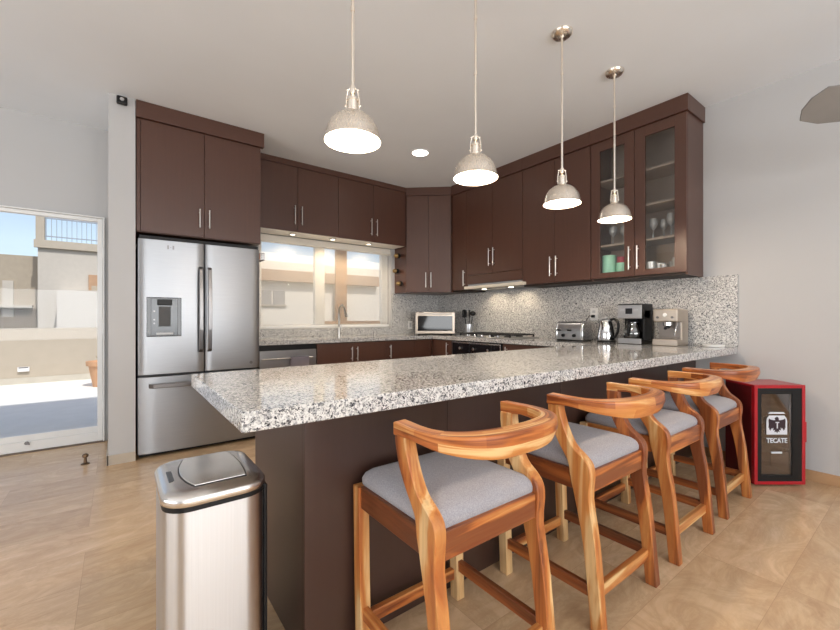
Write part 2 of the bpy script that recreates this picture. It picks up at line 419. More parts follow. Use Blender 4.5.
box('low_annex', plain('annex_grey', s2l(206, 200, 190), .9), g, -.4, 1.3, -1.2, -.02, 3.0, 5.2)
box('window_box', BAND, g, .45, 1.2, -.08, .0, 5.2, 5.9); box('planter', STUCCO3, g, .55, 1.1, -.25, -.08, 5.2, 5.45)
r = MB()
for k in range(26): r.box(-.82 + k * .15, -.80 + k * .15, 0, .02, 7.15, 8.0)
r.box(-.85, 3.2, -.01, .03, 8.0, 8.05).box(-.85, 3.2, -.01, .03, 7.3, 7.34); r.build('railing', plain('railing_blue_grey', s2l(150, 160, 172), .6), g)
# house seen through the kitchen window
STUCCO4 = plain('white_stucco', s2l(228, 218, 202), .9, var=.03)
g = thing('beige_house', 'beige neighbouring house with grey windows seen through the kitchen window', 'house', (3.0, 14, -3))
box('wall', STUCCO4, g, -.6, 9, 0, 5, 0, 6.12); box('band', BAND, g, -.6, 5.4, -.25, 0, 5.42, 5.80)
box('upper_wall', WHITE, g, -.6, 9, .6, 5, 6.12, 6.5)
GWIN = plain('grey_window', s2l(150, 144, 138), .4)
for a, c, z0, z1 in ((.80, 1.20, 4.62, 5.1), (1.26, 1.66, 4.62, 5.1), (2.75, 3.05, 4.6, 5.1)): 
    q = box('window', GWIN, g, a, c, -.03, .01, z0, z1); box('sill', STUCCO, q, a - .05, c + .05, -.07, -.03, z0 - .06, z0)
box('pillar', STUCCO, g, 3.5, 3.75, -.3, 0, 3, 5.42)

# roller shade
t_ = thing('roller_shade', 'sheer cream roller shade pulled down over the kitchen window', 'blind', (2.17, 4.745, 1.03))
m, t, b = new_mat('sheer_shade_fabric'); t.nodes.clear()
o = N(t, 'ShaderNodeOutputMaterial'); x = N(t, 'ShaderNodeMixShader'); x.inputs[0].default_value = .24
tr = N(t, 'ShaderNodeBsdfTransparent'); df = N(t, 'ShaderNodeBsdfDiffuse'); tl = N(t, 'ShaderNodeBsdfTranslucent'); x2 = N(t, 'ShaderNodeMixShader'); x2.inputs[0].default_value = .4
df.inputs[0].default_value = (.86, .82, .74, 1); tl.inputs[0].default_value = (.86, .82, .74, 1)
t.links.new(df.outputs[0], x2.inputs[1]); t.links.new(tl.outputs[0], x2.inputs[2]); t.links.new(tr.outputs[0], x.inputs[1]); t.links.new(x2.outputs[0], x.inputs[2]); t.links.new(x.outputs[0], o.inputs[0])
box('fabric', m, t_, -.875, .875, -.0015, .0015, .03, 1.02)
box('hem_bar', PVC, t_, -.875, .875, -.012, .012, 0, .03, .005)
box('cassette', CREAM, t_, -.885, .885, -.04, .05, 1.005, 1.085, .008)

# ------------------------------------------------------------------ cabinets
def handle(parent, p, L=.20, out=(0, -1, 0), horiz=None):
    p = Vector(p); o = Vector(out); d = Vector(horiz) if horiz else Vector((0, 0, 1))
    m = MB(); e = p + o * .032
    m.cyl(e - d * L / 2, e + d * L / 2, .006, n=12)
    for s in (-1, 1): m.cyl(p + d * s * (L / 2 - .025), e + d * s * (L / 2 - .025), .0045, n=10)
    return m.build('handle', HANDLE, parent, smooth=40)

# cabinet over the fridge
c = thing('fridge_cabinet', 'two-door dark wood cabinet above the refrigerator', 'cabinet', (.61, 4.3, 1.855))
def L(o): return (o.location.x, o.location.y, o.location.z)
def wbox(name, m, parent, root, x0, x1, y0, y1, z0, z1, bevel=.0015):
    ox, oy, oz = L(root); return box(name, m, parent, x0 - ox, x1 - ox, y0 - oy, y1 - oy, z0 - oz, z1 - oz, bevel)
wbox('carcass', SIDE, c, c, .118, 1.088, 3.975, YB - .003, 1.855, 2.905)
for x0, x1, hx in ((.146, .605, .57), (.609, 1.086, .645)):
    d = wbox('door', CAB, c, c, x0, x1, 3.952, 3.974, 1.86, 2.772)
    handle(d, (hx - .61, 3.952 - 4.3, 2.02 - 1.855), .16)
wbox('filler', CAB, c, c, .119, .143, 3.954, 3.974, 1.86, 2.772)
wbox('crown', CABH, c, c, .116, 1.112, 3.925, 3.975, 2.776, 2.908)
# fridge side panel is the fridge itself; W1 uppers
def wall_unit_w1(label, x0, xm, x1, hs):
    c = thing('wall_cabinet', label, 'cabinet', ((x0 + x1) / 2, 4.55, 2.115))
    wbox('carcass', CARC, c, c, x0 + .001, x1 - .001, 4.422, YB - .003, 2.13, 2.905)
    for a, b, hx in ((x0 + .002, xm - .002, xm - hs), (xm + .002, x1 - .002, xm + hs)):
        d = wbox('door', CAB, c, c, a, b, 4.40, 4.421, 2.118, 2.842)
        handle(d, (hx - c.location.x, 4.40 - 4.55, 2.30 - 2.115), .21)
    wbox('crown', CABH, c, c, x0, x1, 4.394, 4.421, 2.845, 2.908)
    wbox('light_panel', CREAM, c, c, x0 + .002, x1 - .002, 4.425, 4.695, 2.118, 2.13)
    return c
wall_unit_w1('two-door dark wood wall cabinet above the window, beside the fridge', 1.115, 1.613, 2.109, .04)
wall_unit_w1('two-door dark wood wall cabinet above the window, next to the corner cabinet', 2.109, 2.594, 3.096, .04)
for i, x in enumerate((1.60, 2.095, 2.60)):
    k = thing('puck_light', ('warm puck light under the cabinet, nearest the fridge', 'warm puck light under the cabinet, above the faucet', 'warm puck light under the cabinet, nearest the corner cabinet')[i], 'light', (x, 4.53, 2.105), 0, 'puck lights above the window')
    MB().lathe([(.0, .013), (.038, .013), (.038, 0), (.03, 0), (.028, .003)], n=24).build('ring', HANDLE, k, smooth=40)
    MB().cyl((0, 0, .003), (0, 0, .006), .028).build('lens', GLOWP, k)
    l = light('puck_bulb', 'SPOT', (0, 0, -.004), 14, (1, .80, .55), spot_size=2.6, spot_blend=.6, shadow_soft_size=.025); l.parent = k

# diagonal corner cabinet
A = Vector((3.100, 4.400, 0)); B = Vector((3.553, 3.990, 0)); dirc = (B - A).normalized(); nrm = Vector((dirc.y, -dirc.x, 0))
if nrm.y > 0: nrm = -nrm
c = thing('corner_cabinet', 'tall two-door diagonal corner wall cabinet catching window light', 'cabinet', (3.55, 4.4, 1.495))
o0 = Vector(c.location)
def cp(p, z): return (p.x - o0.x, p.y - o0.y, z - o0.z)
ins = A - nrm * .022, B - nrm * .022
poly = [ins[0], ins[1], Vector((XR - .003, ins[1].y, 0)), Vector((XR - .003, YB - .003, 0)), Vector((ins[0].x, YB - .003, 0))]
MB().face_grid([[cp(p, z) for p in poly] for z in (1.495, 2.905)]).build('carcass', CAB, c, .001)
Lc = (B - A).length
def dslab(name, m, s0, s1, d0, d1, z0, z1):
    q = [A + dirc * s0 + nrm * d0, A + dirc * s1 + nrm * d0, A + dirc * s1 + nrm * d1, A + dirc * s0 + nrm * d1]
    return MB().face_grid([[cp(p, z) for p in q] for z in (z0, z1)]).build(name, m, c, .0015)
mid = Lc * .5
for s0, s1, hs in ((.012, mid - .002, mid - .035), (mid + .002, Lc - .012, mid + .035)):
    d = dslab('door', CAB, s0, s1, -.021, 0, 1.50, 2.795)
    handle(d, cp(A + dirc * hs, 1.66), .20, nrm)
dslab('crown', CABH, 0, Lc, -.021, .006, 2.80, 2.908)

# spice knobs on its side panel
for i, (y, z) in enumerate(((4.55, 2.005), (4.585, 1.80), (4.50, 1.62))):
    k = thing('spice_jar', ('topmost of three small round jars fixed to the corner cabinet side', 'middle of three small round jars fixed to the corner cabinet side', 'lowest of three small round jars fixed to the corner cabinet side')[i], 'jar', (3.098, y, z), 0, 'jars on the cabinet side')
    MB().lathe([(.0, 0), (.026, 0), (.034, -.008), (.034, -.040), (0, -.040)], axis=0, n=20).build('lid', BLACK, k, smooth=40)
    MB().lathe([(.0, -.040), (.03, -.040), (.026, -.07), (.012, -.085), (0, -.086)], axis=0, n=20).build('body', BRASS, k, smooth=40)

# W2 uppers (fronts at x = 3.555)
XF = 3.555
def wall_unit_w2(name, label, y1, ym, y0, hy, hz, hl, zb=1.515, z0=1.495, crown=True):
    c = thing(name, label, 'cabinet', (3.74, (y0 + y1) / 2, z0))
    wbox('carcass', CARC, c, c, XF + .022, XR - .003, y0 + .001, y1 - .001, z0, 2.905)
    ys = [(y0, y1)] if ym is None else [(ym, y1), (y0, ym)]
    for k, (a, b) in enumerate(ys):
        d = wbox('door', CAB, c, c, XF, XF + .021, a + .002, b - .002, zb, 2.776)
        hh = hy if ym is None else (ym + hy if k == 0 else ym - hy)
        handle(d, (XF - 3.74, hh - c.location.y, hz - z0), hl, (-1, 0, 0))
    wbox('crown', CABH, c, c, XF - .018, XF + .021, y0, y1, 2.78, 2.908)
    return c
wall_unit_w2('narrow_cabinet', 'narrow single-door dark wall cabinet between corner cabinet and hood cabinet', 3.972, None, 3.698, 3.73, 1.66, .20)
c = wall_unit_w2('hood_cabinet', 'two-door dark wall cabinet above the range hood', 3.696, 3.259, 2.814, .035, 1.88, .21, 1.69, 1.575)
wbox('hood_front', CABH, c, c, XF, XF + .021, 2.816, 3.694, 1.578, 1.685)
wall_unit_w2('wall_cabinet', 'tall two-door dark wall cabinet between hood cabinet and glass cabinet', 2.812, 2.413, 2.021, .035, 1.68, .20)
h = thing('range_hood', 'slim steel pull-out range hood under the cabinet over the cooktop', 'hood', (3.7, 3.25, 1.50))
wbox('body', GREYP, h, h, 3.56, XR - .02, 2.83, 3.68, 1.515, 1.574)
wbox('front_rail', plain('warm_rail_steel', (.85, .78, .66), .35, .3), h, h, 3.50, 3.56, 2.765, 3.69, 1.513, 1.548, .006)
wbox('filter', DSTEEL, h, h, 3.58, 3.86, 2.87, 3.64, 1.508, 1.515)
for y in (3.03, 3.45):
    MB().cyl((3.62 - 3.7, y - 3.25, .004), (3.62 - 3.7, y - 3.25, .009), .03).build('lamp', GLOWP, h)
    l = light('hood_bulb', 'SPOT', (3.68 - 3.7, y - 3.25, .0), 4.5, (1, .82, .58), spot_size=2.2, spot_blend=.6, shadow_soft_size=.03); l.parent = h; aim(l, (.45, 0, -.9))

# glass-door cabinet
y0, y1, ym = 1.222, 2.018, 1.621
c = thing('glass_cabinet', 'dark wall cabinet with two glass doors showing glassware', 'cabinet', (3.74, 1.62, 1.495))
gc = c
wbox('side_panel', SIDE, c, c, XF + .022, XR - .003, y0, y0 + .018, 1.495, 2.905)
wbox('side_panel', SIDE, c, c, XF + .022, XR - .003, y1 - .018, y1, 1.495, 2.905)
INT = plain('cabinet_interior', (.42, .34, .29), .5)
wbox('back_panel', INT, c, c, XR - .015, XR - .003, y0 + .018, y1 - .018, 1.515, 2.85)
wbox('bottom_panel', CARC, c, c, XF + .022, XR - .003, y0 + .018, y1 - .018, 1.495, 1.515); wbox('top_panel', INT, c, c, XF + .022, XR - .003, y0 + .018, y1 - .018, 2.85, 2.905)
for z in (1.828, 2.129, 2.430): wbox('shelf', INT, c, c, XF + .05, XR - .016, y0 + .019, y1 - .019, z - .018, z, .001)
for a, b, hy in ((ym + .002, y1 - .002, ym + .035), (y0 + .002, ym - .002, ym - .035)):
    ox, oy, oz = L(c); st = .085
    m_ = MB(); X0, X1 = XF - ox, XF + .021 - ox
    m_.box(X0, X1, a - oy, a + st - oy, 1.515 - oz, 2.776 - oz).box(X0, X1, b - st - oy, b - oy, 1.515 - oz, 2.776 - oz)
    m_.box(X0, X1, a + st - oy, b - st - oy, 1.515 - oz, 1.565 - oz).box(X0, X1, a + st - oy, b - st - oy, 2.69 - oz, 2.776 - oz)
    d = m_.build('door', CAB, c, .0015)
    wbox('pane', CABGLASS, d, c, XF + .008, XF + .012, a + st, b - st, 1.565, 2.69, 0)
    handle(d, (XF - ox, hy - oy, 1.67 - oz), .20, (-1, 0, 0))
wbox('crown', CABH, c, c, XF - .018, XF + .021, y0 - .014, y1, 2.78, 2.908); wbox('crown_return', CABH, c, c, XF + .021, XR - .003, y0 - .014, y0 - .001, 2.78, 2.908)
# glassware
def glass_obj(prof, name, label, cat, loc, group):
    o = MB().lathe(prof, n=18).build(name, DRINK, None, smooth=50); o.location = loc; return tag(o, label, cat, group)
WG = [(.030, .001), (.030, .003), (.005, .006), (.004, .075), (.012, .085), (.032, .115), (.034, .145), (.028, .175), (.026, .175), (.031, .145), (.029, .117), (.01, .09), (.0, .088)]
proto = None
for (y, x, s) in ((1.52, 3.68, 1), (1.45, 3.72, .92), (1.375, 3.67, 1.1), (1.31, 3.72, .95)):
    if proto is None: proto = o = glass_obj(WG, 'wine_glass', '', 'glass', (0, 0, 0), None)
    else: o = proto.copy(); COL.objects.link(o)
    o.location = (x, y, 1.829); o.scale = (s, s, s); tag(o, 'clear stemmed glass on the lower shelf behind the glass door nearest the bare wall', 'glass', 'stemmed glasses near the wall end')
for (y, x) in ((1.88, 3.70), (1.80, 3.74), (1.72, 3.70)):
    o = proto.copy(); COL.objects.link(o); o.location = (x, y, 1.829); o.scale = (1, 1, 1)
    tag(o, 'clear stemmed glass on the shelf above the mint green cups', 'glass', 'stemmed glasses above the mint cups')
TG = [(.0, .001), (.026, .001), (.032, .085), (.030, .085), (.025, .006), (0, .006)]
tp = None
for (y, x, s) in ((1.525, 3.64, 1.35), (1.47, 3.69, 1.2), (1.42, 3.64, 1.0), (1.375, 3.73, 1.3), (1.31, 3.64, 1.5)):
    if tp is None: tp = o = glass_obj(TG, 'tumbler', '', 'glass', (0, 0, 0), None)
    else: o = tp.copy(); COL.objects.link(o)
    o.location = (x, y, 1.516); o.scale = (s, s, s); tag(o, 'small clear tumbler on the cabinet bottom behind the glass door', 'glass', 'tumblers in the glass cabinet')
def cup(label, loc, r, h, m, cat='cup'):
    k = thing('cup', label, cat, loc)
    MB().lathe([(0, .0), (r * .85, 0), (r, h * .1), (r, h), (r * .93, h), (r * .9, h * .12), (0, h * .1)], n=24).build('body', m, k, smooth=40)
    MB().lathe([(r * .93, h * .96), (r * .95, h * .98), (r * .9, h)], n=24).build('rim', m, k, smooth=40)
cup('tall mint green canister in the glass cabinet', (3.66, 1.895, 1.516), .060, .215, MINT, 'canister')
cup('short mint green cup stacked under the pink cup in the glass cabinet', (3.66, 1.775, 1.516), .050, .135, MINT)
cup('small pink cup on top of the short mint green cup', (3.66, 1.785, 1.652), .034, .055, PINK)

# base cabinets along the window wall (fronts at y = 4.12)
YF = 4.122
dw = thing('dishwasher', 'steel-fronted dishwasher beside the refrigerator', 'dishwasher', (1.42, 4.4, 0))
wbox('body', DSTEEL, dw, dw, 1.118, 1.718, 4.145, YB - .03, .02, .873)
wbox('door', STEEL_H, dw, dw, 1.120, 1.716, YF - .002, 4.144, .11, .815, .003); wbox('control_strip', BLACK, dw, dw, 1.120, 1.716, YF + .003, 4.144, .818, .872, .002)
handle(dw, (1.40 - 1.42, YF - .002 - 4.4, .735), .52, (0, -1, 0), (1, 0, 0))
cl = MB(); rr = []
for y, z in ((-.052, .60), (-.053, .66), (-.052, .735), (-.040, .748), (-.022, .748), (-.014, .735), (-.013, .68), (-.014, .62)): rr.append((y, z))
for k in range(7):
    pass
cl.face_grid([[(x, YF + y + .001 * math.sin(x * 90), z) for y, z in rr + [(y + (.003 if y > -.03 else -.003) * (-1), z - .003) for y, z in reversed(rr)]] for x in [1.425 + .19 * i / 12 for i in range(13)]])
o = cl.build('dish_towel', CLOTH, None, smooth=60, origin=(1.52, YF - .03, .745)); tag(o, 'grey dish towel draped over the dishwasher handle', 'towel')
def base_w1(name, label, x0, x1, doors):
    c = thing(name, label, 'cabinet', ((x0 + x1) / 2, 4.4, 0))
    wbox('carcass', CARC, c, c, x0 + .001, x1 - .001, YF + .022, YB - .03, .10, .873); wbox('plinth', CARC, c, c, x0, x1, YF + .07, YF + .09, 0, .10)
    for a, b, hx in doors:
        d = wbox('door', CAB, c, c, a + .002, b - .002, YF, YF + .021, .115, .865)
        if hx: handle(d, (hx - c.location.x, YF - 4.4, .74), .16)
    return c
base_w1('sink_cabinet', 'two-door dark base cabinet below the faucet', 1.722, 2.605, ((1.722, 2.168, 2.135), (2.168, 2.605, 2.205)))
base_w1('base_cabinet', 'single-door dark base cabinet to the right of the faucet cabinet', 2.605, 3.325, ((2.605, 3.045, 2.66), (3.045, 3.325, None)))
# base cabinets along the cooktop wall (fronts at x = 3.33)
XB = 3.33
def base_w2(name, label, y0, y1, hy):
    c = thing(name, label, 'cabinet', (3.6, (y0 + y1) / 2, 0))
    wbox('carcass', CARC, c, c, XB + .022, XR - .03, y0 + .001, y1 - .001, .10, .873); wbox('plinth', CARC, c, c, XB + .07, XB + .09, y0, y1, 0, .10)
    d = wbox('door', CAB, c, c, XB, XB + .021, y0 + .002, y1 - .002, .115, .865)
    if hy: handle(d, (XB - 3.6, hy - c.location.y, .76), .16, (-1, 0, 0))
base_w2('base_cabinet', 'narrow dark base cabinet in the corner beside the oven', 3.74, 4.12, 3.80)
base_w2('base_cabinet', 'dark base cabinet between the oven and the peninsula', 1.90, 2.90, 2.84)
ov = thing('oven', 'built-in black glass oven with steel trim under the cooktop', 'oven', (3.6, 3.32, 0))
wbox('body', BLACK, ov, ov, XB + .022, XR - .03, 2.91, 3.73, .10, .873)
wbox('trim', CHROME, ov, ov, XB - .004, XB + .021, 2.93, 3.725, .70, .858, .002)
wbox('control_panel', DGLASS, ov, ov, XB - .008, XB + .0, 2.945, 3.71, .70, .845, .002)
wbox('oven_door', DGLASS, ov, ov, XB - .006, XB + .021, 2.93, 3.725, .14, .69, .003)
handle(ov, (XB - .006 - 3.6, 0, .63), .6, (-1, 0, 0), (0, 1, 0))
for y in (3.56, 3.33, 3.10):
    MB().cyl((XB - .008 - 3.6, y - 3.32, .785), (XB - .034 - 3.6, y - 3.32, .785), .019, .016).build('knob', CHROME, ov, .002, 40)

# worktops
o = MB().box(1.095, XR - .002, 4.10, YB - .002, .875, .92).box(3.31, XR - .002, 1.872, 4.10, .875, .92).build('kitchen_worktop', GRAN, None, .003)
tag(o, 'L-shaped speckled granite worktop along the window and cooktop walls', 'worktop')
o = MB().box(1.095, XR - .022, YB - .022, YB - .002, .9205, 1.018).box(WX1 + .01, XR - .022, YB - .022, YB - .002, 1.018, 1.494).build('window_backsplash', GRANB, None)
tag(o, 'speckled granite backsplash under and beside the kitchen window', 'backsplash')
o = box('wall_backsplash', GRANB, None, XR - .021, XR - .001, .985, YB - .003, .9205, 1.4935, .001)
tag(o, 'long speckled granite backsplash behind the cooktop and coffee machines', 'backsplash')
pw = MB().prism([(.24, 1.033), (XR - .002, .992), (XR - .002, 1.870), (.24, 1.870)], 2, .868, .92).build('peninsula_worktop', GRAN, None, .004, seg=3)
tag(pw, 'thick polished granite breakfast counter top of the peninsula', 'worktop')

# peninsula base
pb = thing('kitchen_peninsula', 'dark wood panelled base of the breakfast peninsula', 'cabinet', (2.2, 1.55, 0))
wbox('carcass', CARC, pb, pb, .53, XR - .025, 1.295, 1.83, .02, .866)
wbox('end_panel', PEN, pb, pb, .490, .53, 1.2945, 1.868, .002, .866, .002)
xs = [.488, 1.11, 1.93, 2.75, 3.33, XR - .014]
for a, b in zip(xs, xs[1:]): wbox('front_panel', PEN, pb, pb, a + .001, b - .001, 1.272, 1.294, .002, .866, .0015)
wbox('rear_panel', CAB, pb, pb, .53, XR - .6, 1.83, 1.85, .1, .866)

# ------------------------------------------------------------------ refrigerator
fr = thing('refrigerator', 'large steel french-door refrigerator with a bottom freezer drawer', 'refrigerator', (.60, 4.3, 0))
X0, X1, YD = .126, 1.074, 3.93
wbox('cabinet_body', plain('fridge_body_grey', (.055, .055, .06), .4), fr, fr, X0 + .004, X1 - .004, YD + .075, YB - .03, .03, 1.785, .004)
wbox('base_grille', BLACK, fr, fr, X0 + .01, X1 - .01, YD + .04, YD + .09, .012, .06)
wbox('hinge_cover', BLACK, fr, fr, X0 + .01, X1 - .01, YD + .03, YD + .4, 1.786, 1.83)
def curved_door(name, x0, x1, z0, z1):
    n = 14; fx = .60
    pts = []
    for i in range(n + 1):
        x = x0 + (x1 - x0) * i / n
        e = min(x - x0, x1 - x)
        y = YD + .010 * ((x - .60) / .474) ** 2 + (.012 * (1 - min(e / .012, 1)) ** 2)
        pts.append((x - .60, y - 4.3))
    pts += [(x1 - .60, YD + .07 - 4.3), (x0 - .60, YD + .07 - 4.3)]
    return MB().prism(pts, 2, z0, z1).build(name, STEEL_FR, fr, .004, 30)
dl = curved_door('door', X0, .606, .682, 1.80); drr = curved_door('door', .612, X1, .682, 1.80); df_ = curved_door('freezer_drawer', X0, X1, .035, .665)
def bowed(parent, pts, w, d, name='handle', m=DSTEEL, axis='z'):
    rings = []
    for p in pts:
        p = Vector(p)
        if axis == 'z': rings.append([p + Vector((a * w, b * d, 0)) for a, b in ((-1, -1), (1, -1), (1, 1), (-1, 1))])
        else: rings.append([p + Vector((0, b * d, a * w)) for a, b in ((-1, -1), (1, -1), (1, 1), (-1, 1))])
    return MB().face_grid(rings).build(name, m, parent, .004)
for px, par in ((.575, dl), (.643, drr)):
    bowed(par, [(px - .60, YD - .02 + k - 4.3, z) for z, k in ((.855, .018), (.875, -.012), (1.05, -.026), (1.22, -.03), (1.4, -.026), (1.575, -.012), (1.595, .018))], .016, .009)
bowed(df_, [(x - .60, YD - .02 + k - 4.3, .592) for x, k in ((.20, .02), (.23, -.012), (.45, -.026), (.60, -.03), (.75, -.026), (.97, -.012), (1.0, .02))], .018, .009, axis='x')
# dispenser
dp = wbox('water_dispenser', DGLASS, dl, fr, .185, .431, YD - .004, YD + .03, .995, 1.322, .004)
m_ = MB()
def q(x0, x1, y0, y1, z0, z1, mb): mb.box(x0 - .6, x1 - .6, y0 - 4.3, y1 - 4.3, z0, z1)
q(.215, .402, YD - .007, YD - .003, 1.005, 1.312, m_); m_.build('trim_plate', plain('dispenser_trim', (.10, .102, .105), .3, 1), dp, .004)
m_ = MB(); q(.268, .352, YD - .0095, YD - .006, 1.08, 1.245, m_); m_.build('alcove', plain('alcove_grey', (.05, .05, .052), .5), dp, .003)
m_ = MB(); q(.258, .362, YD - .022, YD - .006, 1.255, 1.305, m_); m_.build('spout', BLACK, dp, .006)
m_ = MB(); q(.25, .37, YD - .02, YD - .006, 1.012, 1.03, m_); m_.build('drip_tray', LGREY, dp, .003)
m_ = MB()
for z in (1.10, 1.13, 1.20): q(.232, .243, YD - .0085, YD - .006, z, z + .012, m_)
m_.build('buttons', DSTEEL, dp)
m_ = MB(); q(.328, .340, YD - .003, YD + .006, 1.726, 1.758, m_); q(.366, .378, YD - .003, YD + .006, 1.726, 1.758, m_); q(.349, .357, YD - .003, YD + .006, 1.740, 1.744, m_)
m_.build('badge', DSTEEL, dl)
m_ = MB(); m_.cyl((.995 - .6, YD + .004 - 4.3, .735), (.995 - .6, YD + .008 - 4.3, .735), .014).build('emblem', DSTEEL, drr)
# clutter on its right side
k = thing('magnetic_rack', 'small wire rack stuck high on the refrigerator side', 'rack', (1.0705, 4.08, 1.75))
m_ = MB()
for z in (-.035, .03):
    m_.tube([(.004, -.06, z), (.07, -.06, z), (.07, .06, z), (.004, .06, z)], .004, 6)
for y in (-.06, -.02, .02, .06): m_.tube([(.07, y, -.035), (.07, y, .03)], .0035, 6); m_.tube([(.004, y, -.035), (.07, y, -.035)], .0035, 6)
m_.build('wire_basket', CHROME, k); box('back_plate', LGREY, k, 0, .004, -.065, .065, -.04, .07)
o = box('packet', plain('copper_tin', s2l(176, 132, 112), .5), None, 1.078, 1.108, 4.035, 4.07, 1.7185, 1.785, .004); tag(o, 'copper coloured tin standing in the wire rack', 'tin')
for lab, z in (('small black magnet hook at mid height on the refrigerator side', 1.40), ('small black magnet hook low on the refrigerator side by the worktop', 1.0)):
    k = thing('magnet_hook', lab, 'hook', (1.0705, 4.05, z))
    MB().cyl((0, 0, 0), (.008, 0, 0), .016).build('magnet', BLACK, k, .002, 40)
    MB().tube([(.008, 0, 0), (.022, 0, -.004), (.024, 0, -.022), (.034, 0, -.026), (.036, 0, -.012)], .003, 8).build('hook', CHROME, k, smooth=60)

# ------------------------------------------------------------------ trash bin
tb = thing('trash_bin', 'tall brushed steel sensor trash bin at the peninsula end', 'trash bin', (.233, 1.428, 0))
def rrect(hx, hy, r, n=7, z=0, cx=0, cy=0):
    pts = []
    for sx, sy, a0 in ((1, 1, 0), (-1, 1, PI / 2), (-1, -1, PI), (1, -1, 1.5 * PI)):
        for i in range(n + 1):
            a = a0 + PI / 2 * i / n
            pts.append((cx + sx * (hx - r) + r * math.cos(a), cy + sy * (hy - r) + r * math.sin(a), z))
    return pts
HX, HY = .138, .180
MB().face_grid([rrect(HX - .012, HY - .012, .062, z=z) if z < .03 else rrect(HX - .006, HY - .006, .066, z=z) for z in (0.0, .02)]).build('base', BLACK, tb, smooth=40)
MB().face_grid([rrect(HX - .003, HY - .003, .068, z=z) for z in (.02, .25, .45, .620)]).build('body', STEEL_BIN, tb, smooth=50)
MB().face_grid([rrect(HX - .001, HY - .001, .068, z=z) for z in (.618, .630)]).build('gasket', BLACK, tb, smooth=50)
box('back_cover', BLACK, tb, HX - .006, HX + .006, -.135, .135, .01, .628, .005)
lid = MB().face_grid([rrect(HX - .002, HY - .002, .07, z=.630), rrect(HX + .002, HY + .002, .072, z=.634), rrect(HX + .002, HY + .002, .072, z=.650), rrect(HX - .004, HY - .004, .068, z=.659), rrect(HX - .016, HY - .016, .06, z=.664), rrect(HX - .04, HY - .04, .05, z=.667)]).build('lid', plain('lid_steel', (.78, .76, .74), .26, 1, .02), tb, smooth=60)
# flap with curved front edge, sunk in a dark seam
def flap(g, z0, z1):
    pts = []
    for i in range(15):
        y = -.128 - g + (.256 + 2 * g) * i / 14
        pts.append((-.052 - g - .03 * (1 - (y / .14) ** 2), y))
    for i in range(15):
        y = .128 + g - (.256 + 2 * g) * i / 14
        pts.append((.078 + g + .012 * (1 - (y / .14) ** 2), y))
    return MB().prism(pts, 2, z0, z1)
flap(.003, .655, .6688).build('flap_seam', BLACK, lid); flap(0, .655, .671).build('flap', plain('flap_steel', (.82, .80, .77), .22, 1, .02), lid, .002)
box('sensor_window', DGLASS, lid, -.114, -.092, -.05, .05, .655, .6668, .002)

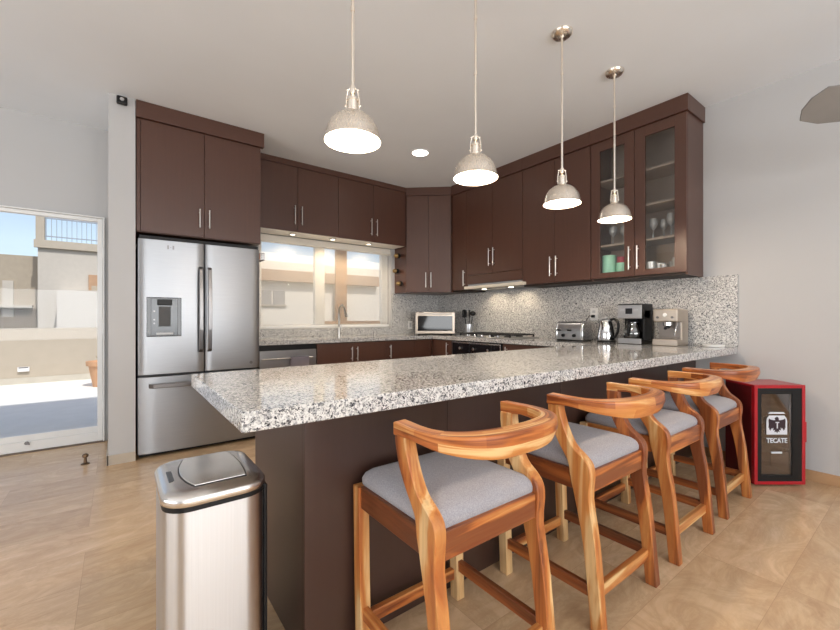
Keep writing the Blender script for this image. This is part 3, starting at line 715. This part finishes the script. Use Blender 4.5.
# ------------------------------------------------------------------ stools
def make_stool():
    s = thing('bar_stool', '', 'stool', (0, 0, 0))
    # local: +y faces the counter
    rear = [(-.245, 0), (-.218, .30), (-.192, .47), (-.197, .555), (-.190, .60), (-.165, .628), (-.125, .66), (-.094, .72), (-.076, .785), (-.074, .812)]
    front = [(-.200, 0), (-.168, .30), (-.132, .47), (-.114, .54), (-.106, .59), (-.092, .62), (-.066, .66), (-.037, .72), (-.024, .785), (-.024, .812)]
    for sx in (-1, 1):
        n = len(rear); rings = []
        for (ry, rz), (fy, fz) in zip(rear, front):
            z = (rz + fz) / 2
            xo = .2375 if z < .60 else .2375 + .012 * min(1, (z - .60) / .2)
            if z < .5: xo = .2375 + .003 * (1 - z / .5)
            th = .040 if z < .6 else .040
            a, b = sx * xo, sx * (xo - th)
            rings.append([(a, ry, rz), (a, fy, fz), (b, fy, fz), (b, ry, rz)])
        # smooth refinement
        R = []
        for i in range(len(rings) - 1):
            for k in range(3):
                u = k / 3
                p0 = rings[max(i - 1, 0)]; p1 = rings[i]; p2 = rings[i + 1]; p3 = rings[min(i + 2, len(rings) - 1)]
                R.append([tuple(.5 * ((2 * Vector(b1)) + (Vector(c1) - Vector(a1)) * u + (2 * Vector(a1) - 5 * Vector(b1) + 4 * Vector(c1) - Vector(d1)) * u * u + (-Vector(a1) + 3 * Vector(b1) - 3 * Vector(c1) + Vector(d1)) * u ** 3)) for a1, b1, c1, d1 in zip(p0, p1, p2, p3)])
        R.append(rings[-1])
        MB().face_grid(R).build('rear_leg', W_HONEY[2], s, .003, 35)
    for sx in (-1, 1):
        MB().face_grid([[(sx * (.24 - a), b + o_, z) for a, b in ((0, .212), (0, .255), (.040, .255), (.040, .212))] for z, o_ in ((0, -.018), (.25, -.008), (.567, 0))]).build('front_leg', W_PALE[2], s, .003)
    # seat rails
    MB().box(-.200, .200, -.186, -.158, .492, .572).build('seat_rail', W_HONEY[0], s, .003)
    MB().box(-.200, .200, .220, .246, .495, .572).build('seat_rail', W_HONEY[0], s, .003)
    for sx in (-1, 1):
        a, b = sorted((sx * .205, sx * .232)); MB().box(a, b, -.12, .215, .495, .570).build('seat_rail', W_DARK[1], s, .003)
    # stretchers
    MB().box(-.205, .205, -.213, -.188, .105, .150).build('stretcher', W_HONEY[0], s, .003)
    MB().box(-.20, .20, .212, .236, .080, .122).build('stretcher', W_HONEY[0], s, .003)
    for sx in (-1, 1):
        a, b = sorted((sx * .209, sx * .231)); MB().box(a, b, -.19, .215, .115, .158).build('stretcher', W_DARK[1], s, .003)
    # cushion: domed rounded square
    rings = []
    for z, inset in ((.564, .008), (.575, -.001), (.592, -.002), (.608, .006), (.620, .022), (.631, .05), (.640, .09), (.645, .14)):
        rings.append(rrect(.221 - inset, .208 - inset * .93, max(.03 - inset * .15, .012), 5, z, 0, .034))
    MB().face_grid(rings).build('seat_cushion', FABRIC, s, 0, 60)
    # curved back rail
    path = []
    yend, ystr, rad, hw = -.018, -.105, .215, .258
    for i in range(5): path.append((-hw + .006 * (1 - i / 5), yend - (yend - ystr) * i / 5, 0))
    K = 28
    for i in range(K + 1):
        a = PI * i / K; cx_, sy_ = math.cos(a), math.sin(a)
        path.append((-hw * math.copysign(abs(cx_) ** (2 / 2.5), cx_), ystr - rad * sy_ ** (2 / 2.5), 1 if 0 < i < K else 0))
    for i in range(4, -1, -1): path.append((hw - .006 * (1 - i / 5), yend - (yend - ystr) * i / 5, 0))
    P2 = [Vector((p[0], p[1])) for p in path]; rings = []
    tot = len(P2) - 1
    L_ = [0]
    for i in range(tot): L_.append(L_[-1] + (P2[i + 1] - P2[i]).length)
    for i, p in enumerate(P2):
        d = (P2[min(i + 1, tot)] - P2[max(i - 1, 0)]).normalized(); nr = Vector((d.y, -d.x))   # outward
        if nr.dot(p - Vector((0, .0))) < 0: nr = -nr
        u = abs(2 * L_[i] / L_[-1] - 1); e = 1 - u
        k = max(0, min(1, (e - .25) / .6)); k = k * k * (3 - 2 * k)
        top = .848 + .004 * k; bot = .806 - .028 * k + .008 * max(0, 1 - abs(e - .2) / .2); wi = .040 + .012 * k
        mid_ = bot + (top - bot) * .52
        out = p; inn = p - nr * wi
        rings.append([(out.x, out.y, top - .003), (out.x + nr.x * .004 * k, out.y + nr.y * .004 * k, mid_), (out.x - nr.x * .012 * k, out.y - nr.y * .012 * k, bot), (inn.x + nr.x * .006 * k, inn.y + nr.y * .006 * k, bot), (inn.x, inn.y, mid_), (inn.x - nr.x * .002, inn.y - nr.y * .002, top)])
    ro = MB().face_grid(rings).build('back_rail', W_RAIL, s, .004, 35)
    uv = ro.data.uv_layers.new(name='grain'); per = (0, .05, .09, .13, .17, .21)
    for lp in ro.data.loops: uv.data[lp.index].uv = (L_[lp.vertex_index // 6], per[lp.vertex_index % 6])
    return s
def rail_mat():
    m, t, b = new_mat('stool_rail_wood')
    # laminated blocks of different boards around the curve, grain along the rail
    tc = N(t, 'ShaderNodeTexCoord'); oi = N(t, 'ShaderNodeObjectInfo')
    of = N(t, 'ShaderNodeVectorMath', operation='MULTIPLY_ADD'); cb = N(t, 'ShaderNodeCombineXYZ')
    t.links.new(oi.outputs['Random'], cb.inputs[0]); t.links.new(oi.outputs['Random'], cb.inputs[2])
    of.inputs[1].default_value = (3.7, 0, 11); t.links.new(cb.outputs[0], of.inputs[0]); t.links.new(tc.outputs['UV'], of.inputs[2])
    br = N(t, 'ShaderNodeTexBrick'); br.offset = .4; br.inputs['Scale'].default_value = 1; br.inputs['Brick Width'].default_value = .21; br.inputs['Row Height'].default_value = .05
    br.inputs['Mortar Size'].default_value = .0; br.inputs['Color1'].default_value = (0, 0, 0, 1); br.inputs['Color2'].default_value = (1, 1, 1, 1)
    t.links.new(of.outputs[0], br.inputs['Vector'])
    gs = N(t, 'ShaderNodeMapping'); gs.inputs['Scale'].default_value = (4, 32, 1); t.links.new(of.outputs[0], gs.inputs[0])
    f = noise(t, gs.outputs[0], 1, 5, .55, .6)
    ad = N(t, 'ShaderNodeMath', operation='MULTIPLY_ADD'); ad.inputs[1].default_value = .46
    sp = N(t, 'ShaderNodeSeparateColor'); t.links.new(br.outputs['Color'], sp.inputs[0]); t.links.new(sp.outputs[0], ad.inputs[0]); t.links.new(f, ad.inputs[2])
    c = ramp(t, ad.outputs[0], [(.46, dark), (.64, amber), (.86, honey), (1, pale)])
    t.links.new(c, b.inputs['Base Color']); b.inputs['Roughness'].default_value = .33; b.inputs['Coat Weight'].default_value = .2; b.inputs['Coat Roughness'].default_value = .2
    return m
W_RAIL = rail_mat()
proto = make_stool()
labs = ['wooden bar stool with grey seat, closest to the trash bin', 'wooden bar stool with grey seat, second from the trash bin', 'wooden bar stool with grey seat, third from the trash bin', 'wooden bar stool with grey seat, beside the red beer cooler']
for i, x in enumerate((.897, 1.622, 2.306, 3.002)):
    o = proto if i == 0 else copy_tree(proto)
    o.location = (x, (1.0, .985, .985, .990)[i], 0); tag(o, labs[i], 'stool', 'bar stools along the peninsula')

# ------------------------------------------------------------------ pendants
def make_pendant():
    s = thing('pendant_lamp', '', 'lamp', (0, 0, 0))      # origin at the rim plane
    H = ZC - 1.851
    prof = [(.112, 0), (.1125, .004), (.109, .010), (.106, .030), (.097, .060), (.079, .088), (.055, .106), (.030, .115), (.022, .118)]
    MB().lathe(prof, n=44).build('shade', NICKEL, s, smooth=50)
    MB().lathe([(.1105, .0005), (.104, .030), (.095, .059), (.078, .086), (.053, .104), (.02, .112)], n=44).build('shade_lining', LAMPW, s, smooth=60)
    m_ = MB().lathe([(.022, .116), (.026, .120), (.026, .128), (.020, .132), (.020, .162), (.024, .164), (.024, .172), (.012, .178), (.008, .186)], n=24); m_.build('socket', NICKEL, s, smooth=40)
    m_ = MB()
    for a in (-.65, PI - .65):
        c_, s_ = math.cos(a), math.sin(a)
        m_.tube([(.024 * c_, .024 * s_, .125), (.026 * c_, .026 * s_, .135), (.026 * c_, .026 * s_, .17), (.020 * c_, .020 * s_, .205), (.008 * c_, .008 * s_, .215)], .0035, 8)
        m_.ball((.029 * c_, .029 * s_, .142), .005, 10); m_.ball((.022 * c_, .022 * s_, .207), .005, 8)
    m_.lathe([(.0, .19), (.010, .192), (.012, .205), (.010, .222), (0, .226)], n=16); m_.build('yoke', NICKEL, s, smooth=50)
    m_ = MB().cyl((0, 0, .215), (0, 0, H - .02), .0065, n=14)
    for z in (.52, .80): m_.cyl((0, 0, z), (0, 0, z + .02), .0085, n=14)
    m_.build('rod', NICKEL, s, smooth=40)
    MB().lathe([(0, H - .034), (.012, H - .034), (.016, H - .028), (.05, H - .024), (.062, H - .012), (.064, H - .001), (0, H - .001)], n=32).build('canopy', NICKEL, s, smooth=40)
    MB().ball((0, 0, .055), (.028, .028, .034), 16).build('bulb', GLOW, s, smooth=60)
    l = light('pendant_bulb', 'POINT', (0, 0, .012), 8, (1, .80, .58), shadow_soft_size=.03); l.parent = s
    return s
proto = make_pendant()
labs = ['nickel dome pendant lamp over the counter end nearest the fridge', 'nickel dome pendant lamp, second along from the fridge end of the counter', 'nickel dome pendant lamp hanging in front of the tall dark wall cabinet', 'nickel dome pendant lamp hanging in front of the glass cabinet']
for i, x in enumerate((.745, 1.432, 2.180, 2.825)):
    o = proto if i == 0 else copy_tree(proto)
    o.location = (x, 1.425, 1.851); tag(o, labs[i], 'lamp', 'pendant lamps over the counter')
k = thing('ceiling_downlight', 'round recessed downlight glowing in the ceiling', 'light', (2.56, 3.37, ZC))
MB().lathe([(.098, -.001), (.098, -.006), (.085, -.008), (.084, -.001)], n=36).build('trim_ring', WHITE, k, smooth=40)
MB().cyl((0, 0, -.006), (0, 0, -.002), .084, n=36).build('diffuser', GLOWC, k)
l = light('downlight_bulb', 'SPOT', (0, 0, -.02), 22, (1, .92, .82), spot_size=2.4, spot_blend=.7, shadow_soft_size=.08); l.parent = k

# ceiling fan, one blade reaching into view
cf = thing('ceiling_fan', 'grey ceiling fan whose blade tip shows beside the bare wall', 'fan', (3.17, .05, 2.20))
MB().cyl((0, 0, .08), (0, 0, ZC - 2.20 - .05), .013).build('downrod', DSTEEL, cf, smooth=40)
MB().lathe([(0, ZC - 2.26), (.03, ZC - 2.26), (.065, ZC - 2.215), (.065, ZC - 2.201), (0, ZC - 2.201)], n=28).build('canopy', DSTEEL, cf, smooth=40)
MB().lathe([(0, -.07), (.06, -.065), (.1, -.03), (.105, .03), (.07, .075), (.02, .09), (0, .09)], n=32).build('motor', DSTEEL, cf, smooth=50)
BL = plain('fan_blade_grey', s2l(124, 120, 116), .6)
for k in range(3):
    a = math.atan2(.605, -.797) + k * PI / 1.5
    M = Matrix.Rotation(a, 3, 'Z') @ Matrix.Rotation(math.radians(32), 3, 'X')
    pts = [(.12, -.04), (.2, -.07), (.46, -.10), (.56, -.085), (.595, -.03), (.595, .03), (.56, .085), (.46, .10), (.2, .07), (.12, .04)]
    MB().face_grid([[M @ Vector((x, y, z)) for x, y in pts] for z in (-.004, .004)]).build('blade', BL, cf, .001)

# ------------------------------------------------------------------ countertop appliances
ZT = .9205
def oriented(o, ang): o.rotation_euler = (0, 0, ang)
# microwave in the corner
mw = thing('microwave', 'steel countertop microwave oven standing in the corner', 'microwave', (3.52, 4.30, ZT), -math.atan2(.605, .797))
# local: -y faces the room
box('body', STEEL_H, mw, -.27, .27, -.15, .20, .012, .312, .008); box('door_frame', plain('champagne_steel', (.46, .40, .34), .35, 1), mw, -.268, .268, -.168, -.15, .016, .308, .006)
box('door_glass', DGLASS, mw, -.235, .235, -.1705, -.167, .055, .258, .004); MB().tube([(-.22, -.170, .285), (-.22, -.196, .285), (.22, -.196, .285), (.22, -.170, .285)], .007, 8).build('handle', HANDLE, mw, smooth=50)
m_ = MB()
for sx in (-1, 1):
    for y in (-.12, .16): m_.cyl((sx * .22, y, 0), (sx * .22, y, .013), .014)
m_.build('feet', BLACK, mw)
# utensil crock
k = thing('utensil_holder', 'steel utensil holder between the microwave and the cooktop', 'holder', (3.76, 3.87, ZT))
MB().lathe([(0, 0), (.058, 0), (.060, .01), (.060, .15), (.056, .15), (.056, .012), (0, .012)], n=28).build('body', STEEL_V, k, smooth=40)
def utensil(lab, a, lean, head):
    u = thing('kitchen_utensil', lab, 'utensil', (3.76 + .02 * math.cos(a), 3.87 + .02 * math.sin(a), ZT + .0125), 0, 'utensils in the holder')
    d = Vector((lean * math.cos(a), lean * math.sin(a), 1)).normalized()
    MB().cyl((0, 0, .004), d * .235, .006, .005, 10).build('handle', BLACK, u, smooth=40)
    c0 = d * .28; m_ = MB()
    if head == 0: m_.ball(c0, (.036, .016, .058), 12)
    elif head == 1: m_.ball(c0, (.042, .042, .034), 12)
    else: m_.obox(c0, (.075, .010, .10), Matrix.Rotation(a, 3, 'Z'))
    m_.build('head', BLACK, u, .002, 60)
utensil('black serving spoon leaning in the steel holder', 2.6, .16, 0); utensil('black ladle leaning towards the cooktop in the steel holder', -1.2, .14, 1)
utensil('black flat spatula at the back of the steel holder', .6, .10, 2); utensil('black slotted turner leaning towards the microwave', 1.7, .2, 2)
# cooktop
ct = thing('gas_cooktop', 'black gas cooktop with iron grates on the granite worktop', 'cooktop', (3.62, 3.26, ZT))
box('plate', STEEL_H, ct, -.25, .24, -.43, .43, 0, .012, .004)
for y in (-.27, 0, .27):
    m_ = MB()
    for x in (-.21, .20): m_.box(x - .007, x + .007, y - .128, y + .128, .034, .048)
    for yy in (y - .121, y, y + .121): m_.box(-.21, .20, yy - .007, yy + .007, .034, .048)
    for x in (-.21, .20):
        for yy in (y - .121, y + .121): m_.box(x - .008, x + .008, yy - .008, yy + .008, .012, .036)
    m_.build('grate', BLACKM, ct, .002)
for x, y in ((-.11, -.27), (.10, -.27), (0, 0), (-.11, .27), (.10, .27)):
    MB().lathe([(0, .026), (.030, .026), (.034, .020), (.042, .018), (.042, .012)], (x, y, 0), 20).build('burner', BLACKM, ct, smooth=40)
for y in (-.24, -.12, 0, .12, .24): MB().cyl((-.235, y, .012), (-.235, y, .034), .016, .013).build('knob', CHROME, ct, .002, 40)
# toaster
t_ = thing('toaster', 'long steel toaster with black knobs beside the kettle', 'toaster', (3.685, 2.275, ZT))
MB().face_grid([[(p[0], y, p[2]) for p in [(-.085, 0, .012), (-.088, 0, .06), (-.082, 0, .15), (-.065, 0, .182), (-.03, 0, .19), (.03, 0, .19), (.065, 0, .182), (.082, 0, .15), (.088, 0, .06), (.085, 0, .012)]] for y in (-.135, .135)]).build('body', STEEL_H, t_, .006, 35)
for s in (-1, 1): MB().face_grid([[(p[0] * 1.03, y, p[2] * 1.015) for p in [(-.085, 0, .012), (-.088, 0, .06), (-.082, 0, .15), (-.065, 0, .182), (-.03, 0, .19), (.03, 0, .19), (.065, 0, .182), (.082, 0, .15), (.088, 0, .06), (.085, 0, .012)]] for y in sorted((s * .135, s * .150))]).build('end_cap', CHROME, t_, .005, 35)
m_ = MB().box(-.045, -.02, -.115, .115, .185, .1915).box(.02, .045, -.115, .115, .185, .1915); m_.build('bread_slot', BLACK, t_)
box('base', BLACK, t_, -.083, .083, -.14, .14, 0, .014, .003)
for y in (-.06, .06): MB().cyl((-.088, y, .055), (-.108, y, .055), .018, .015).build('knob', BLACK, t_, .002, 40)
for y in (-.01, .105): box('lever', BLACK, t_, -.115, -.084, y - .016, y + .016, .10, .115, .003)
# outlet with plug
k = thing('wall_outlet', 'white wall outlet on the backsplash above the toaster', 'outlet', (XR - .021, 2.17, 1.19))
box('plate', WHITE, k, -.008, 0, -.04, .04, -.062, .062, .003)
m_ = MB()
for z in (-.022, .025): m_.box(-.0095, -.0078, -.016, .016, z - .012, z + .012)
m_.build('socket', LGREY, k)
k = thing('power_cord', 'black plug and cord hanging from the white outlet', 'cord', (XR - .0312, 2.17, 1.168))
box('plug', BLACK, k, -.028, 0, -.015, .015, -.014, .014, .004)
MB().tube([(-.026, 0, 0), (-.05, .02, .004), (-.055, .05, -.04), (-.03, .065, -.12), (-.015, .04, -.2), (-.02, 0, -.242)], .004, 8).build('cable', BLACK, k, smooth=60)
k = thing('wall_outlet', 'white wall outlet on the backsplash beside the window', 'outlet', (3.37, YB - .0225, 1.05))
box('plate', WHITE, k, -.038, .038, -.008, 0, -.06, .06, .003); box('socket', LGREY, k, -.016, .016, -.0095, -.0078, -.03, .03)
# kettle
k = thing('kettle', 'polished steel electric kettle with a black handle', 'kettle', (3.70, 1.945, ZT))
MB().lathe([(0, 0), (.082, 0), (.082, .018), (0, .018)], n=32).build('base', BLACK, k, smooth=40)
MB().lathe([(0, .02), (.078, .02), (.080, .03), (.074, .10), (.064, .165), (.055, .195), (.052, .20), (0, .20)], n=36).build('body', CHROME, k, smooth=45)
MB().lathe([(.052, .198), (.050, .210), (.03, .222), (.010, .226), (.010, .234), (0, .235)], n=28).build('lid', STEEL_H, k, smooth=45)
ha = math.atan2(-.85, -.05)
hp = [(r * math.cos(ha), r * math.sin(ha), z) for r, z in ((.045, .212), (.075, .222), (.108, .205), (.12, .16), (.112, .10), (.092, .055), (.074, .045))]
MB().tube(hp, [.012, .013, .013, .012, .012, .011, .01], 10).build('handle', BLACK, k, smooth=60)
sa = ha + PI
MB().face_grid([[(.050 * math.cos(sa + d), .050 * math.sin(sa + d), .197) for d in (-.5, 0, .5)] + [(.07 * math.cos(sa), .07 * math.sin(sa), .14)], [(.078 * math.cos(sa + d), .078 * math.sin(sa + d), .2) for d in (-.15, 0, .15)] + [(.078 * math.cos(sa), .078 * math.sin(sa), .19)]]).build('spout', CHROME, k, smooth=50)
MB().ball((-.066, .0, .12), (.006, .012, .03), 10).build('water_gauge', DGLASS, k, smooth=60)
# drip coffee maker (front faces -x)
k = thing('coffee_maker', 'black and steel drip coffee maker with a glass carafe', 'coffee maker', (3.72, 1.690, ZT))
box('base', BLACK, k, -.11, .11, -.105, .105, 0, .035, .006); box('base_front', STEEL_H, k, -.117, -.109, -.105, .098, .003, .05, .003)
box('tower', BLACK, k, .02, .11, -.105, .105, .035, .35, .008); box('side_wall', BLACK, k, -.06, .05, -.107, -.09, .035, .30, .004)
box('head', BLACK, k, -.105, .11, -.107, .107, .225, .355, .008); box('head_front', STEEL_H, k, -.116, -.104, -.107, .100, .225, .345, .004)
box('display', DGLASS, k, -.1185, -.1155, -.03, .03, .265, .315, .002)
m_ = MB()
for y in (-.07, -.052, .052, .07): m_.cyl((-.116, y, .30), (-.120, y, .30), .007)
m_.build('button', LGREY, k)
MB().lathe([(0, .037), (.062, .037), (.076, .06), (.078, .10), (.064, .155), (.050, .182), (.052, .195)], (-.04, .0, 0), 30).build('carafe', glass('carafe_glass', (.55, .52, .5), .25), k, smooth=50)
MB().lathe([(0, .039), (.060, .039), (.073, .06), (.074, .105), (0, .105)], (-.04, .0, 0), 26).build('coffee', plain('coffee_dark', (.01, .006, .004), .2), k, smooth=50)
MB().lathe([(.048, .186), (.05, .2), (.03, .212), (0, .214)], (-.04, 0, 0), 26).build('carafe_lid', BLACK, k, smooth=45)
MB().tube([(-.085, 0, .185), (-.125, .0, .18), (-.133, 0, .14), (-.128, 0, .09), (-.108, 0, .075)], .009, 10).build('carafe_handle', BLACK, k, smooth=60)
# espresso machine
ESP = plain('espresso_beige_steel', (.60, .53, .46), .32, 1, .03)
k = thing('espresso_machine', 'compact beige steel espresso machine beside the coffee maker', 'espresso machine', (3.72, 1.398, ZT))
box('body', ESP, k, .0, .105, -.095, .095, .0, .30, .008); box('head', ESP, k, -.115, .02, -.095, .095, .195, .305, .012)
box('drip_base', ESP, k, -.125, .02, -.095, .095, 0, .055, .006); box('drip_grille', DSTEEL, k, -.115, -.01, -.08, .08, .054, .059, .002)
box('side_post', ESP, k, -.03, .02, -.095, -.08, .05, .2, .003); box('splash_plate', plain('espresso_recess', (.30, .27, .25), .3, 1), k, -.004, .0, -.08, .09, .06, .195)
MB().cyl((-.116, 0, .255), (-.123, 0, .255), .016).build('pressure_gauge', WHITE, k, .002, 40)
MB().cyl((-.06, .0, .165), (-.06, .0, .196), .034).build('group_head', CHROME, k, .003, 40)
MB().tube([(-.06, 0, .16), (-.10, .0, .155), (-.16, -.02, .145)], [.02, .010, .012], 12).build('portafilter', BLACK, k, smooth=60)
MB().tube([(-.05, -.068, .196), (-.075, -.07, .16), (-.10, -.066, .10), (-.105, -.066, .085)], .005, 8).build('steam_wand', CHROME, k, smooth=60)
MB().cyl((-.116, -.055, .235), (-.124, -.055, .235), .010).cyl((-.116, .055, .235), (-.124, .055, .235), .010).build('button', DSTEEL, k, smooth=40)
o = MB().lathe([(0, 0), (.066, 0), (.072, .006), (.072, .014), (.066, .018), (0, .018)], n=32).build('speaker_puck', WHITE, None, smooth=40); o.location = (3.79, 1.115, ZT)
o.name = 'round_dish'; tag(o, 'small flat white disc on the counter beside the bare wall', 'disc')
# faucet
k = thing('faucet', 'tall brushed nickel gooseneck faucet in front of the window', 'faucet', (2.215, 4.605, ZT))
MB().lathe([(0, 0), (.028, 0), (.028, .008), (.020, .014), (.018, .11), (.014, .12), (0, .12)], n=24).build('base', HANDLE, k, smooth=40)
pth = [(0, 0, .11), (0, 0, .27)]
for i in range(1, 11):
    a = PI * i / 10 * .92; pth.append((0, -.085 + .085 * math.cos(a), .30 + .085 * math.sin(a)))
FN = plain('faucet_nickel', (.42, .39, .36), .3, 1, .02)
MB().tube(pth, .014, 14).build('neck', FN, k, smooth=60)
e = Vector(pth[-1]); d = (e - Vector(pth[-2])).normalized()
MB().cyl(e, e + d * .085, .014, .019, 18).build('spray_head', FN, k, .002, 40)
MB().cyl((.016, 0, .07), (.034, 0, .075), .010).cyl((.03, 0, .075), (.038, .0, .15), .006, .005).build('lever', HANDLE, k, smooth=40)
# security camera on the partition
k = thing('security_camera', 'small black security camera high on the partition wall', 'camera', (.025, 3.9448, 2.855))
box('mount', BLACK, k, -.012, .012, -.03, 0, -.012, .012); box('housing', BLACK, k, -.035, .035, -.062, -.026, -.03, .032, .010)
MB().cyl((0, -.062, .004), (0, -.066, .004), .014).build('lens', CHROME, k, smooth=40)
# door stop
k = thing('door_stop', 'small bronze door stop standing on the floor by the glass door', 'door stop', (-.205, 4.09, 0))
BR = plain('bronze', (.20, .13, .08), .4, 1)
MB().lathe([(0, 0), (.028, 0), (.028, .006), (.012, .012), (.008, .055), (0, .055)], n=20).build('stem', BR, k, smooth=40)
MB().lathe([(.008, .05), (.018, .055), (.020, .072), (.012, .082), (0, .084)], n=20).build('bumper', BR, k, smooth=50)

# ------------------------------------------------------------------ red beer cooler
ra = -math.atan2(.605, .797)
bc = thing('beer_cooler', 'small red glass-door beer cooler against the bare wall', 'cooler', (3.60, .678, 0), ra)
# local: x along the front, -y towards the room, front plane y = 0
WB, HB, DB = .174, .692, .262
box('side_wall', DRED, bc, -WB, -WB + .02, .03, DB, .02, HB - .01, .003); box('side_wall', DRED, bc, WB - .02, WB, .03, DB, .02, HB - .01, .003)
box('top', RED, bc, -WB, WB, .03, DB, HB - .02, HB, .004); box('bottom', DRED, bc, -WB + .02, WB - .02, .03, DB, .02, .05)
box('back', plain('cooler_liner', s2l(120, 60, 50), .4), bc, -WB + .02, WB - .02, DB - .02, DB, .05, HB - .02)
m_ = MB()
for sx in (-1, 1):
    for y in (.06, DB - .04): m_.cyl((sx * .14, y, 0), (sx * .14, y, .021), .015)
m_.build('feet', BLACK, bc)
for z in (.22, .42):
    m_ = MB()
    for k in range(9): m_.cyl((-WB + .022, .05 + k * .022, z), (WB - .022, .05 + k * .022, z), .0018, n=6)
    m_.build('shelf', HANDLE, bc)
m_ = MB(); e = .022
m_.box(-WB, -WB + e, 0, .028, .012, HB).box(WB - e, WB, 0, .028, .012, HB).box(-WB + e, WB - e, 0, .028, .012, .012 + e).box(-WB + e, WB - e, 0, .028, HB - e, HB)
d = m_.build('door', RED, bc, .003)
m_ = MB(); x0, x1, z0, z1 = -WB + e, WB - e, .012 + e, HB - e; a, b2, c0 = .028, .065, .035
m_.box(x0, x0 + a, .004, .026, z0, z1).box(x1 - b2, x1, .004, .026, z0, z1).box(x0 + a, x1 - b2, .004, .026, z0, z0 + .04).box(x0 + a, x1 - b2, .004, .026, z1 - .04, z1)
m_.build('gasket_frame', BLACK, d)
box('pane', glass('cooler_pane', (.75, .72, .72), .13), d, x0 + a, x1 - b2, .012, .016, z0 + .04, z1 - .04)
box('pull', RED, d, WB - .001, WB + .010, .002, .024, .30, .44, .003)
INK = plain('print_white', (.72, .74, .80), .5, var=.01); DINK = plain('print_dark', (.03, .012, .02), .5)
cxg = (x0 + a + x1 - b2) / 2 + .004
yy = .0085
badge = [(-.070, .352), (.070, .352), (.070, .445), (.066, .462), (.052, .482), (-.052, .482), (-.066, .462), (-.070, .445)]
MB().prism([(cxg + x, z) for x, z in badge], 1, yy, yy + .003).build('badge', INK, d)
MB().prism([(cxg + x, z) for x, z in [(-.058, .494), (.058, .494), (.045, .506), (-.045, .506)]], 1, yy, yy + .003).build('badge_cap', INK, d)
half = [(0, .362), (.006, .374), (.018, .368), (.012, .386), (.026, .380), (.024, .404), (.034, .390), (.034, .404), (.046, .378), (.046, .392), (.054, .384), (.052, .402), (.058, .398), (.056, .420), (.058, .448), (.054, .462), (.046, .456), (.030, .452), (.018, .450), (.012, .452), (.011, .462), (.006, .472), (-.001, .474)]
eagle = half + [(-x, z) for x, z in reversed(half[1:-1])] 
eagle[len(half):len(half)] = [(-.016, .464), (-.008, .458)]
m_ = MB(); m_.prism([(cxg + x, z) for x, z in eagle], 1, yy - .002, yy + .0)
m_.build('eagle_emblem', DINK, d)
m_ = MB(); m_.box(cxg - .012, cxg + .012, yy - .004, yy - .002, .432, .439).box(cxg - .0035, cxg + .0035, yy - .004, yy - .002, .395, .432); m_.build('emblem_letter', INK, d)
MB().box(cxg - .036, cxg + .036, yy, yy + .003, .222, .234).build('print_bar', INK, d)
cu = bpy.data.curves.new('lettering', 'FONT'); cu.body = 'TECATE'; cu.size = .052; cu.align_x = 'CENTER'; cu.extrude = .001; cu.offset = .0012
tmp = bpy.data.objects.new('lettering_curve', cu); COL.objects.link(tmp)
bpy.context.view_layer.update()
me = bpy.data.meshes.new_from_object(tmp.evaluated_get(bpy.context.evaluated_depsgraph_get())); bpy.data.objects.remove(tmp); bpy.data.curves.remove(cu)
o = bpy.data.objects.new('lettering', me); COL.objects.link(o); me.materials.clear(); me.materials.append(INK); o.parent = d
xs_ = [v.co.x for v in me.vertices]; sc = .142 / (max(xs_) - min(xs_)); o.scale = (sc, sc * 1.15, 1); o.rotation_euler = (PI / 2, 0, 0); o.location = (cxg, yy, .296)
